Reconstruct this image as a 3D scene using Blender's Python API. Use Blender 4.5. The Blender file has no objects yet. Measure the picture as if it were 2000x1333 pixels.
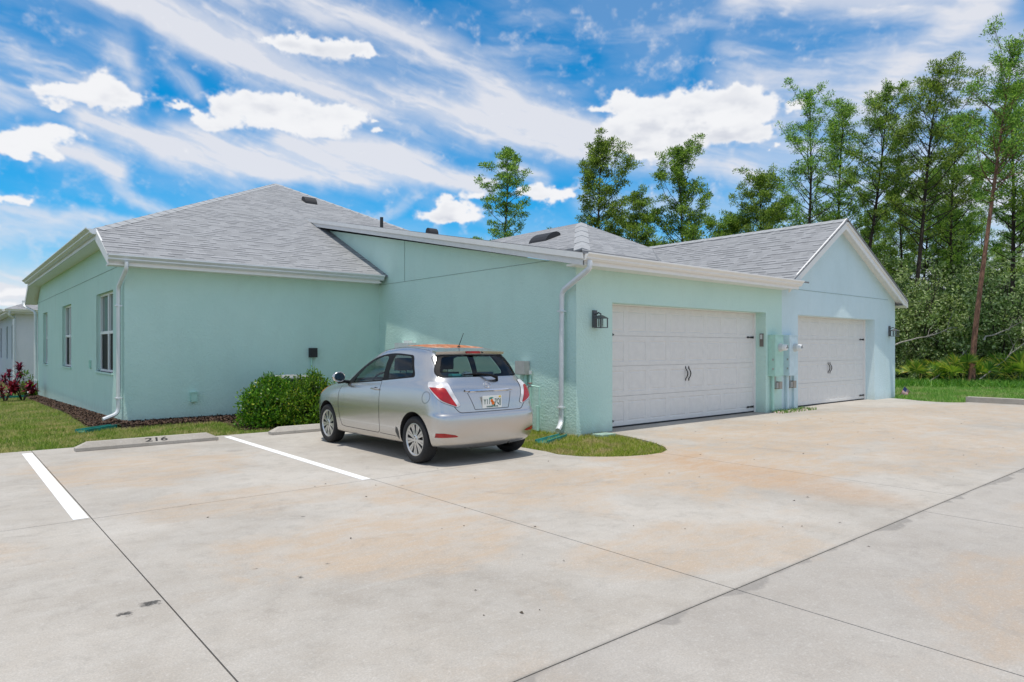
import bpy, bmesh, math, random
import numpy as np
from mathutils import Vector, Matrix
R = math.radians
random.seed(7)
scene = bpy.context.scene
col = scene.collection
S = 1.0558          # plan unit -> metre
CAMH = 1.457
TH = R(49.76)       # heading of the camera, from +X
CT, ST = math.cos(TH), math.sin(TH)
SUNV = Vector((-0.14, -0.13, 1.0)).normalized()   # towards the sun

def at(px, d):
    """ground position at a bearing (photo column) and a distance in metres"""
    l = (px - 1000) / 1320 * d
    return (ST * l + CT * d, -CT * l + ST * d)

# ------------------------------------------------------------------ builders
LOC = {}
class MB:
    def __init__(s, sc=1.0):
        s.v = []; s.f = []; s.m = []; s.uv = []; s.sc = sc
    def poly(s, pts, m=0, uv=None):
        b = len(s.v); s.v += [tuple(p) for p in pts]
        s.f.append(list(range(b, b + len(pts)))); s.m.append(m)
        s.uv.append(uv if uv else [(0, 0)] * len(pts))
    def box(s, a, b, m=0):
        x0, y0, z0 = a; x1, y1, z1 = b
        x0, x1 = min(x0, x1), max(x0, x1); y0, y1 = min(y0, y1), max(y0, y1); z0, z1 = min(z0, z1), max(z0, z1)
        p = [(x0,y0,z0),(x1,y0,z0),(x1,y1,z0),(x0,y1,z0),(x0,y0,z1),(x1,y0,z1),(x1,y1,z1),(x0,y1,z1)]
        for q in ((0,3,2,1),(4,5,6,7),(0,1,5,4),(1,2,6,5),(2,3,7,6),(3,0,4,7)):
            s.poly([p[i] for i in q], m)
    def prism(s, pts, d, m=0):
        """closed polygon pts (3D) extruded by vector d"""
        n = len(pts); d = Vector(d); P = [Vector(p) for p in pts]; Q = [p + d for p in P]
        nn = Vector((0, 0, 0))
        for i in range(n): nn += P[i].cross(P[(i + 1) % n])
        if nn.dot(d) > 0: P, Q, = P[::-1], Q[::-1]
        s.poly(P, m); s.poly(Q[::-1], m)
        for i in range(n):
            j = (i + 1) % n
            s.poly([P[j], P[i], Q[i], Q[j]], m)
    def tube(s, path, r, n=8, m=0, flat=1.0, cap=True):
        P = [Vector(p) for p in path]; k = len(P)
        rr = r if isinstance(r, (list, tuple)) else [r] * k
        rings = []; up = None
        for i in range(k):
            t = (P[min(i + 1, k - 1)] - P[max(i - 1, 0)]).normalized()
            if up is None:
                a = Vector((0, 0, 1)) if abs(t.z) < .9 else Vector((1, 0, 0))
                u = t.cross(a).normalized()
            else:
                u = (up - t * up.dot(t)).normalized()
            up = u; w = t.cross(u)
            b = len(s.v)
            for j in range(n):
                an = 2 * math.pi * (j + .5) / n
                s.v.append(tuple(P[i] + (u * math.cos(an) + w * math.sin(an) * flat) * rr[i]))
            rings.append(b)
        for a, b in zip(rings, rings[1:]):
            for j in range(n):
                s.f.append([a + j, a + (j + 1) % n, b + (j + 1) % n, b + j]); s.m.append(m); s.uv.append([(0, 0)] * 4)
        if cap:
            s.f.append([rings[0] + j for j in range(n)][::-1]); s.m.append(m); s.uv.append([(0, 0)] * n)
            s.f.append([rings[-1] + j for j in range(n)]); s.m.append(m); s.uv.append([(0, 0)] * n)
    def cyl(s, a, b, r, n=16, m=0):
        s.tube([a, b], r, n, m)
    def lathe(s, prof, o, axis='x', n=40, m=0):
        """prof: list of (r, t) ; t along axis"""
        rings = []
        for r, t in prof:
            b = len(s.v)
            for j in range(n):
                a = 2 * math.pi * j / n; c, q = r * math.cos(a), r * math.sin(a)
                p = (t, c, q) if axis == 'x' else ((c, t, q) if axis == 'y' else (c, q, t))
                s.v.append((o[0] + p[0], o[1] + p[1], o[2] + p[2]))
            rings.append(b)
        for a, b in zip(rings, rings[1:]):
            for j in range(n):
                s.f.append([a + j, a + (j + 1) % n, b + (j + 1) % n, b + j]); s.m.append(m); s.uv.append([(0, 0)] * 4)
    def build(s, name, mats, parent=None, smooth=False, bevel=0, label=None, recalc=True):
        if not isinstance(mats, (list, tuple)): mats = [mats]
        o0 = Vector((0, 0, 0)) if parent is None else LOC.get(parent.name, Vector((0, 0, 0)))
        me = bpy.data.meshes.new(name)
        me.from_pydata([tuple(Vector(v) * s.sc - o0) for v in s.v], [], s.f)
        for mt in mats: me.materials.append(mt)
        me.polygons.foreach_set('material_index', s.m)
        if any(u[0] != u[-1] for u in s.uv):
            ul = me.uv_layers.new(name='UVMap')
            fl = [c * s.sc for u in s.uv for p in u for c in p]
            ul.data.foreach_set('uv', fl)
        me.polygons.foreach_set('use_smooth', [smooth] * len(me.polygons))
        if recalc:
            bm = bmesh.new(); bm.from_mesh(me)
            if smooth: bmesh.ops.remove_doubles(bm, verts=bm.verts, dist=1e-5)
            bmesh.ops.recalc_face_normals(bm, faces=bm.faces); bm.to_mesh(me); bm.free()
        me.update()
        o = bpy.data.objects.new(name, me); col.objects.link(o)
        if parent is not None:
            o.parent = parent; LOC[o.name] = o0
        if bevel:
            md = o.modifiers.new('bevel', 'BEVEL'); md.width = bevel; md.segments = 2; md.limit_method = 'ANGLE'; md.angle_limit = R(35)
        if smooth and hasattr(me, 'set_sharp_from_angle'): me.set_sharp_from_angle(angle=R(40))
        if label: o['label'] = label
        return o

def tag(o, label=None, cat=None, group=None, kind=None):
    if label: o['label'] = label
    if cat: o['category'] = cat
    if group: o['group'] = group
    if kind: o['kind'] = kind
    return o
def thing(name, label, cat, loc=(0, 0, 0), group=None, rz=0):
    o = bpy.data.objects.new(name, None); col.objects.link(o); o.location = loc; o.rotation_euler.z = rz
    o.empty_display_size = .3
    LOC[o.name] = Vector(loc)
    return tag(o, label, cat, group)
def copy_tree(o, parent=None):
    c = o.copy(); col.objects.link(c)
    if parent is not None: c.parent = parent
    for ch in list(o.children): copy_tree(ch, c)
    return c
def np_obj(name, V, F, mats, parent=None, mi=None, smooth=False):
    V = np.asarray(V, np.float32); F = np.asarray(F, np.int32); k = F.shape[1]
    me = bpy.data.meshes.new(name)
    me.vertices.add(len(V)); me.vertices.foreach_set('co', V.ravel())
    me.loops.add(F.size); me.loops.foreach_set('vertex_index', F.ravel())
    me.polygons.add(len(F)); me.polygons.foreach_set('loop_start', np.arange(0, F.size, k, dtype=np.int32))
    try: me.polygons.foreach_set('loop_total', np.full(len(F), k, np.int32))
    except Exception: pass
    if not isinstance(mats, (list, tuple)): mats = [mats]
    for mt in mats: me.materials.append(mt)
    if mi is not None: me.polygons.foreach_set('material_index', np.asarray(mi, np.int32))
    me.polygons.foreach_set('use_smooth', np.full(len(F), smooth))
    me.update(calc_edges=True); me.validate()
    o = bpy.data.objects.new(name, me); col.objects.link(o)
    if parent is not None: o.parent = parent
    return o

# ------------------------------------------------------------------ materials
def newmat(name):
    m = bpy.data.materials.new(name); m.use_nodes = True
    nt = m.node_tree; b = nt.nodes['Principled BSDF']; return m, nt, b
class NT:
    def __init__(s, nt): s.nt = nt
    def n(s, t, **k):
        x = s.nt.nodes.new(t)
        for a, b in k.items(): setattr(x, a, b)
        return x
    def put(s, sock, v):
        if isinstance(v, bpy.types.NodeSocket): s.nt.links.new(v, sock)
        elif v is not None: sock.default_value = v
    def math(s, op, a, b=None, c=None, clamp=False):
        x = s.n('ShaderNodeMath', operation=op, use_clamp=clamp)
        s.put(x.inputs[0], a)
        if b is not None: s.put(x.inputs[1], b)
        if c is not None: s.put(x.inputs[2], c)
        return x.outputs[0]
    def vm(s, op, a, b=None, scale=None):
        x = s.n('ShaderNodeVectorMath', operation=op)
        s.put(x.inputs[0], a)
        if b is not None: s.put(x.inputs[1], b)
        if scale is not None: s.put(x.inputs['Scale'], scale)
        return x.outputs['Value'] if op in ('DOT_PRODUCT', 'LENGTH', 'DISTANCE') else x.outputs['Vector']
    def ramp(s, v, lo, hi, a=0.0, b=1.0, smooth=True):
        x = s.n('ShaderNodeMapRange', interpolation_type='SMOOTHSTEP' if smooth else 'LINEAR')
        s.put(x.inputs['Value'], v); x.inputs['From Min'].default_value = lo; x.inputs['From Max'].default_value = hi
        x.inputs['To Min'].default_value = a; x.inputs['To Max'].default_value = b
        return x.outputs['Result']
    def noise(s, vec, scale, detail=4, rough=.55, dist=0.0, dims='3D'):
        x = s.n('ShaderNodeTexNoise', noise_dimensions=dims)
        if vec is not None: s.put(x.inputs['Vector'], vec)
        x.inputs['Scale'].default_value = scale; x.inputs['Detail'].default_value = detail
        x.inputs['Roughness'].default_value = rough; x.inputs['Distortion'].default_value = dist
        return x.outputs['Fac']
    def mix(s, f, a, b, bt='MIX'):
        x = s.n('ShaderNodeMix', data_type='RGBA', blend_type=bt)
        s.put(x.inputs['Factor'], f)
        for k, v in ((6, a), (7, b)):
            if isinstance(v, (tuple, list)): v = (*v[:3], 1)
            s.put(x.inputs[k], v)
        return x.outputs[2]
    def mapv(s, vec, scale=(1, 1, 1), rot=(0, 0, 0), loc=(0, 0, 0)):
        x = s.n('ShaderNodeMapping'); s.put(x.inputs['Vector'], vec)
        x.inputs['Scale'].default_value = scale; x.inputs['Rotation'].default_value = rot; x.inputs['Location'].default_value = loc
        return x.outputs[0]
    def bump(s, h, strength=.3, dist=.01, normal=None):
        x = s.n('ShaderNodeBump'); s.put(x.inputs['Height'], h)
        x.inputs['Strength'].default_value = strength; x.inputs['Distance'].default_value = dist
        if normal is not None: s.put(x.inputs['Normal'], normal)
        return x.outputs[0]
    def obj(s): return s.n('ShaderNodeTexCoord').outputs['Object']
    def pos(s): return s.n('ShaderNodeNewGeometry').outputs['Position']

def plain(name, c, rough=.6, metal=0, var=.06, bump=0, bscale=60, coat=0, spec=.5):
    m, nt, b = newmat(name); g = NT(nt); o = g.obj()
    nz = g.noise(o, 7, 5)
    f = g.ramp(nz, .3, .7)
    g.put(b.inputs['Base Color'], g.mix(f, [x * (1 - var) for x in c], [min(1, x * (1 + var)) for x in c]))
    b.inputs['Roughness'].default_value = rough; b.inputs['Metallic'].default_value = metal
    b.inputs['Coat Weight'].default_value = coat; b.inputs['Specular IOR Level'].default_value = spec
    if bump: g.put(b.inputs['Normal'], g.bump(g.noise(o, bscale, 3), bump, .005))
    return m

def stucco(name, c, c2):
    m, nt, b = newmat(name); g = NT(nt); p = g.pos()
    big = g.ramp(g.noise(p, .6, 7, .7), .35, .65)
    cc = g.mix(big, c, c2)
    cc = g.mix(g.ramp(g.noise(p, 3.2, 8, .75), .50, .72, 0, .06), cc, (.36, .45, .40))
    # dirt splash close to the ground, blotchy
    sep = g.n('ShaderNodeSeparateXYZ'); g.put(sep.inputs[0], p)
    low = g.ramp(g.math('ADD', sep.outputs[2], g.math('MULTIPLY', g.noise(p, 6, 4), .3)), .1, .42, 1, 0)
    cc = g.mix(g.math('MULTIPLY', low, .28), cc, (.30, .31, .25))
    st = g.ramp(g.noise(g.mapv(p, (2, 2, .8)), .9, 5, .65), .45, .75, 0, .10)
    cc = g.mix(st, cc, (.34, .42, .37))
    g.put(b.inputs['Base Color'], cc); b.inputs['Roughness'].default_value = .85; b.inputs['Specular IOR Level'].default_value = .25
    v = g.n('ShaderNodeTexVoronoi', feature='SMOOTH_F1'); g.put(v.inputs['Vector'], p); v.inputs['Scale'].default_value = 26
    h = g.math('ADD', g.math('MULTIPLY', g.noise(p, 45, 4, .6), .9), g.math('MULTIPLY', v.outputs['Distance'], -.5))
    h = g.math('ADD', h, g.math('MULTIPLY', g.noise(p, 2.2, 3), .8))
    g.put(b.inputs['Normal'], g.bump(h, .75, .011))
    return m

def shingle(name, base=(.245, .25, .26)):
    m, nt, b = newmat(name); g = NT(nt)
    uv = g.n('ShaderNodeTexCoord').outputs['UV']
    # wobble so the courses are not ruler straight
    w = g.n('ShaderNodeTexNoise'); g.put(w.inputs['Vector'], uv); w.inputs['Scale'].default_value = 2.5
    u2 = g.vm('ADD', uv, g.vm('SCALE', g.vm('SUBTRACT', w.outputs['Color'], (.5, .5, .5)), scale=.012))
    def brick(bw, rh, off, mort):
        x = g.n('ShaderNodeTexBrick'); g.put(x.inputs['Vector'], u2)
        x.inputs['Color1'].default_value = (0, 0, 0, 1); x.inputs['Color2'].default_value = (1, 1, 1, 1)
        x.inputs['Mortar'].default_value = (.5, .5, .5, 1)
        x.inputs['Scale'].default_value = 1; x.inputs['Mortar Size'].default_value = mort; x.inputs['Mortar Smooth'].default_value = .1
        x.inputs['Brick Width'].default_value = bw; x.inputs['Row Height'].default_value = rh
        x.offset = off; x.offset_frequency = 2
        return x
    a = brick(.27, .142, .37, .006)
    sep = g.n('ShaderNodeSeparateXYZ'); g.put(sep.inputs[0], u2)
    row = g.math('FRACT', g.math('DIVIDE', sep.outputs[1], .142))
    edge = g.ramp(row, .34, .40, 1, 0)                      # shadow line painted along the butt edge of every course
    c2 = brick(.19, .142, .61, .0)
    tone = g.mix(.5, a.outputs['Color'], c2.outputs['Color'])
    gr = g.noise(uv, 55, 3)
    cc = g.mix(tone, [x * .80 for x in base], [x * 1.40 for x in base])
    cc = g.mix(g.ramp(gr, .35, .7), cc, g.mix(.35, cc, (.40, .41, .42)))
    raised = g.ramp(g.n('ShaderNodeSeparateColor').outputs[0], 0, 1)
    sc = g.n('ShaderNodeSeparateColor'); g.put(sc.inputs[0], a.outputs['Color'])
    thick = g.ramp(sc.outputs[0], .42, .60)
    cc = g.mix(g.math('MULTIPLY', edge, g.ramp(thick, 0, 1, .08, .85)), cc, (.075, .08, .09))
    big = g.ramp(g.noise(uv, .5, 4), .3, .7)
    cc = g.mix(g.math('MULTIPLY', big, .12), cc, (.30, .31, .31))
    g.put(b.inputs['Base Color'], cc); b.inputs['Roughness'].default_value = .9; b.inputs['Specular IOR Level'].default_value = .2
    h = g.math('ADD', g.math('MULTIPLY', row, -.7), g.math('MULTIPLY', thick, .5))
    h = g.math('ADD', h, g.math('MULTIPLY', gr, .2))
    g.put(b.inputs['Normal'], g.bump(h, .7, .012))
    return m

M = {}
M['green'] = stucco('green_stucco', (.555, .765, .69), (.585, .785, .71))
M['blue'] = stucco('pale_blue_stucco', (.64, .79, .82), (.67, .81, .84))
M['shingle'] = shingle('grey_shingle')
M['cap'] = plain('hip_cap_shingle', (.33, .34, .35), .9, var=.12, bump=.4, bscale=90)
M['trim'] = plain('white_aluminium_trim', (.84, .82, .79), .45, var=.02)
M['trim2'] = plain('painted_fascia', (.70, .70, .69), .5, var=.03)
M['spout'] = plain('downspout_metal', (.74, .76, .78), .38, metal=.25, var=.03)
M['door'] = plain('garage_door_paint', (.76, .735, .70), .5, var=.03, bump=.15, bscale=140)
M['black'] = plain('black_iron', (.012, .012, .013), .5)
M['seam'] = plain('dark_seam', (.24, .34, .31), .8)
M['vent'] = plain('black_vent', (.02, .02, .022), .6)
M['frame'] = plain('white_window_frame', (.82, .83, .83), .4, var=.01)
M['grey'] = plain('grey_plastic', (.42, .42, .40), .55)
M['whitebox'] = plain('white_plastic', (.62, .65, .64), .45)
M['teal'] = plain('teal_plastic', (.012, .20, .17), .5, var=.2)
M['greenpaint'] = plain('green_painted_metal', (.44, .70, .60), .5)
M['bluepaint'] = plain('blue_painted_metal', (.62, .76, .80), .5)
M['brass'] = plain('red_valve', (.30, .05, .05), .4)
M['rubbergasket'] = plain('rubber_gasket', (.02, .02, .022), .8)
def glassm(name, tint, trans, rough=.02, refl=1.0):
    m, nt, b = newmat(name); g = NT(nt); nt.nodes.remove(b)
    t = g.n('ShaderNodeBsdfTransparent'); t.inputs[0].default_value = (*tint, 1)
    gl = g.n('ShaderNodeBsdfGlossy'); gl.inputs['Roughness'].default_value = rough; gl.inputs['Color'].default_value = (.95, .97, 1, 1)
    fr = g.n('ShaderNodeFresnel'); fr.inputs['IOR'].default_value = 1.5
    mx = g.n('ShaderNodeMixShader'); out = nt.nodes['Material Output']
    nt.links.new(g.math('MULTIPLY', fr.outputs[0], refl, clamp=True), mx.inputs[0]); nt.links.new(t.outputs[0], mx.inputs[1]); nt.links.new(gl.outputs[0], mx.inputs[2])
    nt.links.new(mx.outputs[0], out.inputs[0]); return m
M['carglass'] = glassm('tinted_car_glass', (.86, .97, .91), 1, .015, .7)
M['lampglass'] = glassm('lantern_glass', (.8, .82, .8), 1, .05)
m, nt, b = newmat('window_pane'); g = NT(nt)
b.inputs['Base Color'].default_value = (.05, .11, .10, 1); b.inputs['Roughness'].default_value = .04; b.inputs['Specular IOR Level'].default_value = .8
M['pane'] = m
m, nt, b = newmat('window_screen'); b.inputs['Base Color'].default_value = (.006, .006, .007, 1); b.inputs['Roughness'].default_value = .6
b.inputs['Specular IOR Level'].default_value = .2; M['screen'] = m

def concrete(name, plain_only=False):
    m, nt, b = newmat(name); g = NT(nt); p = g.pos()
    n1 = g.ramp(g.noise(p, .45, 6, .62, .4), .28, .72)
    n2 = g.ramp(g.noise(p, 2.3, 7, .68), .25, .75)
    cc = g.mix(n1, (.35, .312, .265), (.52, .475, .415))
    cc = g.mix(g.math('MULTIPLY', n2, .32), cc, (.60, .585, .55)); cc = g.mix(g.ramp(g.noise(p, 5.5, 8, .75, .4), .48, .68, 0, .38), cc, (.29, .265, .23))
    if not plain_only:
        sep = g.n('ShaderNodeSeparateXYZ'); g.put(sep.inputs[0], p); X, Y = sep.outputs[0], sep.outputs[1]
        # rusty well-water stain, its own wandering shape
        def blob(cx, cy, rx, ry, lo=.50, hi=.92, nz=None):
            q = g.vm('MULTIPLY', g.vm('SUBTRACT', p, (cx, cy, 0)), (1 / rx, 1 / ry, 0))
            d = g.vm('LENGTH', q)
            return g.ramp(g.math('ADD', d, g.math('MULTIPLY', g.math('SUBTRACT', nz or nw, .5), 2.0)), lo, hi, 1, 0)
        nw = g.noise(p, .9, 8, .70, .5)
        s = blob(7.6, 4.9, 3.6, 1.9)
        for a, am in (((4.6, 5.4, 2.2, 1.5), .8), ((12.5, 5.6, 6.5, 2.2), .9), ((11.5, 3.4, 4.5, 1.3), .75), ((1.9, 9.3, 1.6, 1.6), .8), ((4.3, 2.9, 1.6, .8), .7), ((-1.5, 6.0, 2.5, 1.5), .6), ((2.6, 4.6, 1.5, 1.1), .8), ((2.4, 6.6, 1.6, .8), .6), ((5.2, .9, 2.2, .8), .85), ((8.0, 1.3, 2.0, .5), .75), ((1.6, 2.2, .8, .6), .3), ((18, 5, 4, 2.4), .75)):
            s = g.math('MAXIMUM', s, g.math('MULTIPLY', blob(*a), am))
        br = g.ramp(g.noise(g.mapv(p, (1, 2.2, 1), (0, 0, .25)), 2.2, 9, .74, .6), .34, .66)
        s = g.math('MULTIPLY', s, g.ramp(br, 0, 1, .30, 1))
        cc = g.mix(g.math('MULTIPLY', s, .9), cc, (.50, .37, .25))
        # the rust runs from the grass island down to the lane
        run = g.vm('SUBTRACT', p, (7.25, 4.3, 0)); rr_ = g.n('ShaderNodeSeparateXYZ'); g.put(rr_.inputs[0], g.mapv(run, (1, 1, 1), (0, 0, .20)))
        rx = g.math('ABSOLUTE', g.math('DIVIDE', rr_.outputs[0], .62)); ry = g.math('ABSOLUTE', g.math('DIVIDE', rr_.outputs[1], 2.1))
        rd = g.math('ADD', g.math('POWER', rx, 2.0), g.math('POWER', ry, 4.0))
        rr2 = g.ramp(g.math('ADD', rd, g.math('MULTIPLY', g.math('SUBTRACT', nw, .5), 1.8)), .1, 1.25, .62, 0)
        cc = g.mix(g.math('MULTIPLY', rr2, g.ramp(br, 0, 1, .6, 1)), cc, (.48, .30, .165))
        # grey-brown grime clouds
        d1 = g.ramp(g.noise(p, 1.3, 9, .78, .7), .53, .72, 0, .48)
        cc = g.mix(d1, cc, (.25, .225, .195))
        stx = g.ramp(g.noise(g.mapv(p, (1, 7, 1), (0, 0, .1)), 1.2, 8, .7), .52, .72, 0, .18)
        cc = g.mix(stx, cc, (.60, .585, .55))
        # worn, ragged scrape marks on the lane side of the long joint
        wb = g.math('SUBTRACT', 2.13 * S, Y)
        ragged = g.noise(g.mapv(p, (6, 1, 1)), 4, 6, .75)
        spots_ = g.ramp(g.noise(g.mapv(p, (1, .01, 1)), .95, 3, .6), .47, .60)
        wd_ = g.math('ADD', g.math('MULTIPLY', spots_, .10), .012)
        wr = g.ramp(g.math('SUBTRACT', g.math('ADD', wb, g.math('MULTIPLY', ragged, .05)), wd_), .0, .035, .75, 0)
        wr = g.math('MULTIPLY', wr, g.ramp(wb, -.02, -.004, 0, 1, False))
        cc = g.mix(wr, cc, (.20, .185, .165))
        up = g.ramp(g.math('ADD', g.math('ABSOLUTE', wb), g.math('MULTIPLY', ragged, .04)), .02, .07, .30, 0)
        cc = g.mix(up, cc, (.30, .275, .24))
        lane = g.ramp(Y, 2.13 * S - .02, 2.13 * S, .30, 0, False)
        cc = g.mix(lane, cc, (.33, .305, .285))
        # oil spots
        sp = g.n('ShaderNodeTexVoronoi', feature='F1'); g.put(sp.inputs['Vector'], g.vm('ADD', p, g.vm('SCALE', g.n('ShaderNodeTexNoise').outputs['Color'], scale=.02))); sp.inputs['Scale'].default_value = 1.1
        dots = g.ramp(sp.outputs['Distance'], .012, .03, .7, 0)
        cc = g.mix(dots, cc, (.07, .065, .06))
        def spot(x, y, r):
            d = g.vm('LENGTH', g.vm('MULTIPLY', g.vm('SUBTRACT', p, (x, y, 0)), (1, 1, 0)))
            return g.ramp(g.math('ADD', d, g.math('MULTIPLY', g.noise(p, 18, 5, .7), .16)), r + .055, r + .085, 1, 0)
        sm = spot(.92, 4.28, .05)
        for a in ((.78, 4.20, .04), (1.0, 4.42, .02), (1.75, 4.15, .02), (2.0, 4.3, .015), (1.6, 4.5, .01)): sm = g.math('MAXIMUM', sm, spot(*a))
        cc = g.mix(g.math('MULTIPLY', sm, .95), cc, (.012, .011, .010))
        tr = spot(3.2, 9.9, .12)
        cc = g.mix(g.math('MULTIPLY', tr, .25), cc, (.12, .11, .10))
    fine = g.noise(p, 95, 4, .7)
    cc = g.mix(g.ramp(fine, .32, .68, 0, .42), cc, (.24, .225, .205)); cc = g.mix(g.ramp(g.noise(p, 38, 5, .75), .52, .72, 0, .30), cc, (.66, .65, .62))
    pit = g.ramp(g.noise(p, 260, 2, .5), .66, .74, 0, .55)
    cc = g.mix(pit, cc, (.13, .12, .11))
    g.put(b.inputs['Base Color'], cc); b.inputs['Roughness'].default_value = .82; b.inputs['Specular IOR Level'].default_value = .3
    g.put(b.inputs['Normal'], g.bump(g.math('ADD', fine, g.math('MULTIPLY', g.noise(g.mapv(p, (25, 2.5, 1)), 5, 3), .6)), .25, .004))
    return m
M['conc'] = concrete('driveway_concrete')
M['stopconc'] = concrete('precast_concrete', True)
M['paintline'] = plain('white_road_paint', (.78, .78, .76), .7, var=.05)
m, nt, b = newmat('road_paint_worn'); g = NT(nt); p = g.pos()
w = g.ramp(g.noise(p, 30, 5, .7), .60, .72, 0, .6)
g.put(b.inputs['Base Color'], g.mix(w, (.80, .80, .78), (.5, .48, .45))); b.inputs['Roughness'].default_value = .7; M['paintline'] = m

def soil():
    m, nt, b = newmat('lawn_soil'); g = NT(nt); p = g.pos()
    a = g.ramp(g.noise(p, 1.3, 6, .65), .3, .7)
    cc = g.mix(a, (.10, .15, .035), (.17, .19, .06))
    d = g.ramp(g.noise(p, .8, 5, .7, .8), .52, .68)
    cc = g.mix(g.math('MULTIPLY', d, .8), cc, (.25, .21, .12))
    f = g.ramp(g.noise(p, 50, 4, .7), .3, .7)
    cc = g.mix(g.math('MULTIPLY', f, .6), cc, (.04, .06, .015))
    g.put(b.inputs['Base Color'], cc); b.inputs['Roughness'].default_value = .95; b.inputs['Specular IOR Level'].default_value = .1
    g.put(b.inputs['Normal'], g.bump(g.noise(p, 40, 5, .7), .8, .03)); return m
M['soil'] = soil()
m, nt, b = newmat('forest_floor'); g = NT(nt); p = g.pos()
cc = g.mix(g.ramp(g.noise(p, 2, 6, .7), .35, .65), (.16, .12, .09), (.07, .08, .03))
g.put(b.inputs['Base Color'], cc); b.inputs['Roughness'].default_value = .95
g.put(b.inputs['Normal'], g.bump(g.noise(p, 12, 5, .7), 1, .05)); M['forest'] = m
m, nt, b = newmat('bark_mulch'); g = NT(nt)
ri = g.n('ShaderNodeNewGeometry').outputs['Random Per Island']
cr = g.mix(g.ramp(ri, 0, 1, 0, 1, False), (.018, .010, .007), (.13, .075, .05))
g.put(b.inputs['Base Color'], cr); b.inputs['Roughness'].default_value = .9; M['mulch'] = m

def leafmat(name, stops, trans=.35, rough=.5, patch=None):
    m, nt, b = newmat(name); g = NT(nt)
    ri = g.n('ShaderNodeNewGeometry').outputs['Random Per Island']
    cr = g.n('ShaderNodeValToRGB'); e = cr.color_ramp.elements
    e[0].position = 0; e[0].color = (*stops[0][1], 1); e[1].position = 1; e[1].color = (*stops[-1][1], 1)
    for q, c in stops[1:-1]:
        x = e.new(q); x.color = (*c, 1)
    g.put(cr.inputs[0], ri); c = cr.outputs[0]
    p = g.pos()
    if patch:
        sc, pc, lo, hi, am = patch
        c = g.mix(g.math('MULTIPLY', g.ramp(g.noise(p, sc, 4, .65, .6), lo, hi), am), c, pc)
    oi = g.n('ShaderNodeObjectInfo').outputs['Random']
    hs = g.n('ShaderNodeHueSaturation'); g.put(hs.inputs['Hue'], g.ramp(oi, 0, 1, .485, .515, False)); g.put(hs.inputs['Value'], g.ramp(oi, 0, 1, .85, 1.15, False)); g.put(hs.inputs['Color'], c); c = hs.outputs[0]
    g.put(b.inputs['Base Color'], c); b.inputs['Roughness'].default_value = rough; b.inputs['Specular IOR Level'].default_value = .3
    t = g.n('ShaderNodeBsdfTranslucent'); g.put(t.inputs['Color'], g.mix(.5, c, g.mix(1, c, (1.0, 1.25, .35), 'MULTIPLY')))
    mx = g.n('ShaderNodeMixShader'); mx.inputs[0].default_value = trans
    nt.links.new(b.outputs[0], mx.inputs[1]); nt.links.new(t.outputs[0], mx.inputs[2]); nt.links.new(mx.outputs[0], nt.nodes['Material Output'].inputs[0])
    return m
M['pine'] = leafmat('pine_foliage', [(0, (.03, .075, .010)), (.5, (.16, .29, .04)), (1, (.50, .64, .15))], .5)
M['pine2'] = leafmat('light_foliage', [(0, (.09, .18, .025)), (.5, (.20, .36, .05)), (1, (.40, .56, .12))], .5)
M['oak'] = leafmat('scrub_oak_leaves', [(0, (.035, .07, .015)), (.5, (.19, .30, .08)), (1, (.66, .76, .42))], .42, .4)
M['bush'] = leafmat('shrub_leaves', [(0, (.03, .08, .008)), (.55, (.08, .19, .014)), (.9, (.20, .36, .025)), (1, (.42, .40, .05))], .35, .32)
M['palmetto'] = leafmat('palmetto_fronds', [(0, (.05, .12, .02)), (.45, (.16, .30, .04)), (.8, (.34, .46, .06)), (1, (.60, .50, .10))], .35, .4)
M['grass'] = leafmat('grass_blades', [(0, (.09, .16, .018)), (.5, (.20, .29, .035)), (.85, (.34, .42, .08)), (1, (.55, .45, .22))], .4, .6, (1.3, (.55, .43, .22), .44, .62, .8))
M['grassdry'] = leafmat('dry_grass_blades', [(0, (.15, .24, .02)), (.45, (.31, .38, .04)), (.8, (.48, .46, .11)), (1, (.56, .44, .22))], .4, .6, (2.4, (.55, .42, .24), .48, .62, .8))
M['grassfar'] = leafmat('lush_grass_blades', [(0, (.10, .24, .035)), (.6, (.20, .40, .07)), (1, (.36, .52, .13))], .4, .6, (.9, (.50, .46, .24), .48, .66, .75))
M['ti'] = leafmat('red_ti_leaves', [(0, (.05, .004, .012)), (.6, (.20, .010, .030)), (1, (.38, .03, .07))], .3, .35)
M['weed'] = leafmat('ground_weeds', [(0, (.05, .15, .015)), (.6, (.12, .28, .03)), (1, (.26, .40, .07))], .35, .5)
def bark(name, a, b_):
    m, nt, b = newmat(name); g = NT(nt); p = g.obj()
    f = g.ramp(g.noise(g.mapv(p, (1, 1, .25)), 14, 6, .7), .35, .65)
    g.put(b.inputs['Base Color'], g.mix(f, a, b_)); b.inputs['Roughness'].default_value = .95
    g.put(b.inputs['Normal'], g.bump(f, 1, .02)); return m
M['bark'] = bark('dark_pine_bark', (.022, .016, .013), (.08, .058, .045))
M['barkred'] = bark('reddish_pine_bark', (.10, .05, .035), (.30, .155, .10))
M['twig'] = bark('pale_dead_wood', (.28, .25, .21), (.45, .42, .37))
SKYV, CLOUDV, SKYS, SUNE, EXPO = 1.1, 6.0, .15, 3.8, -0.08
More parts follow.
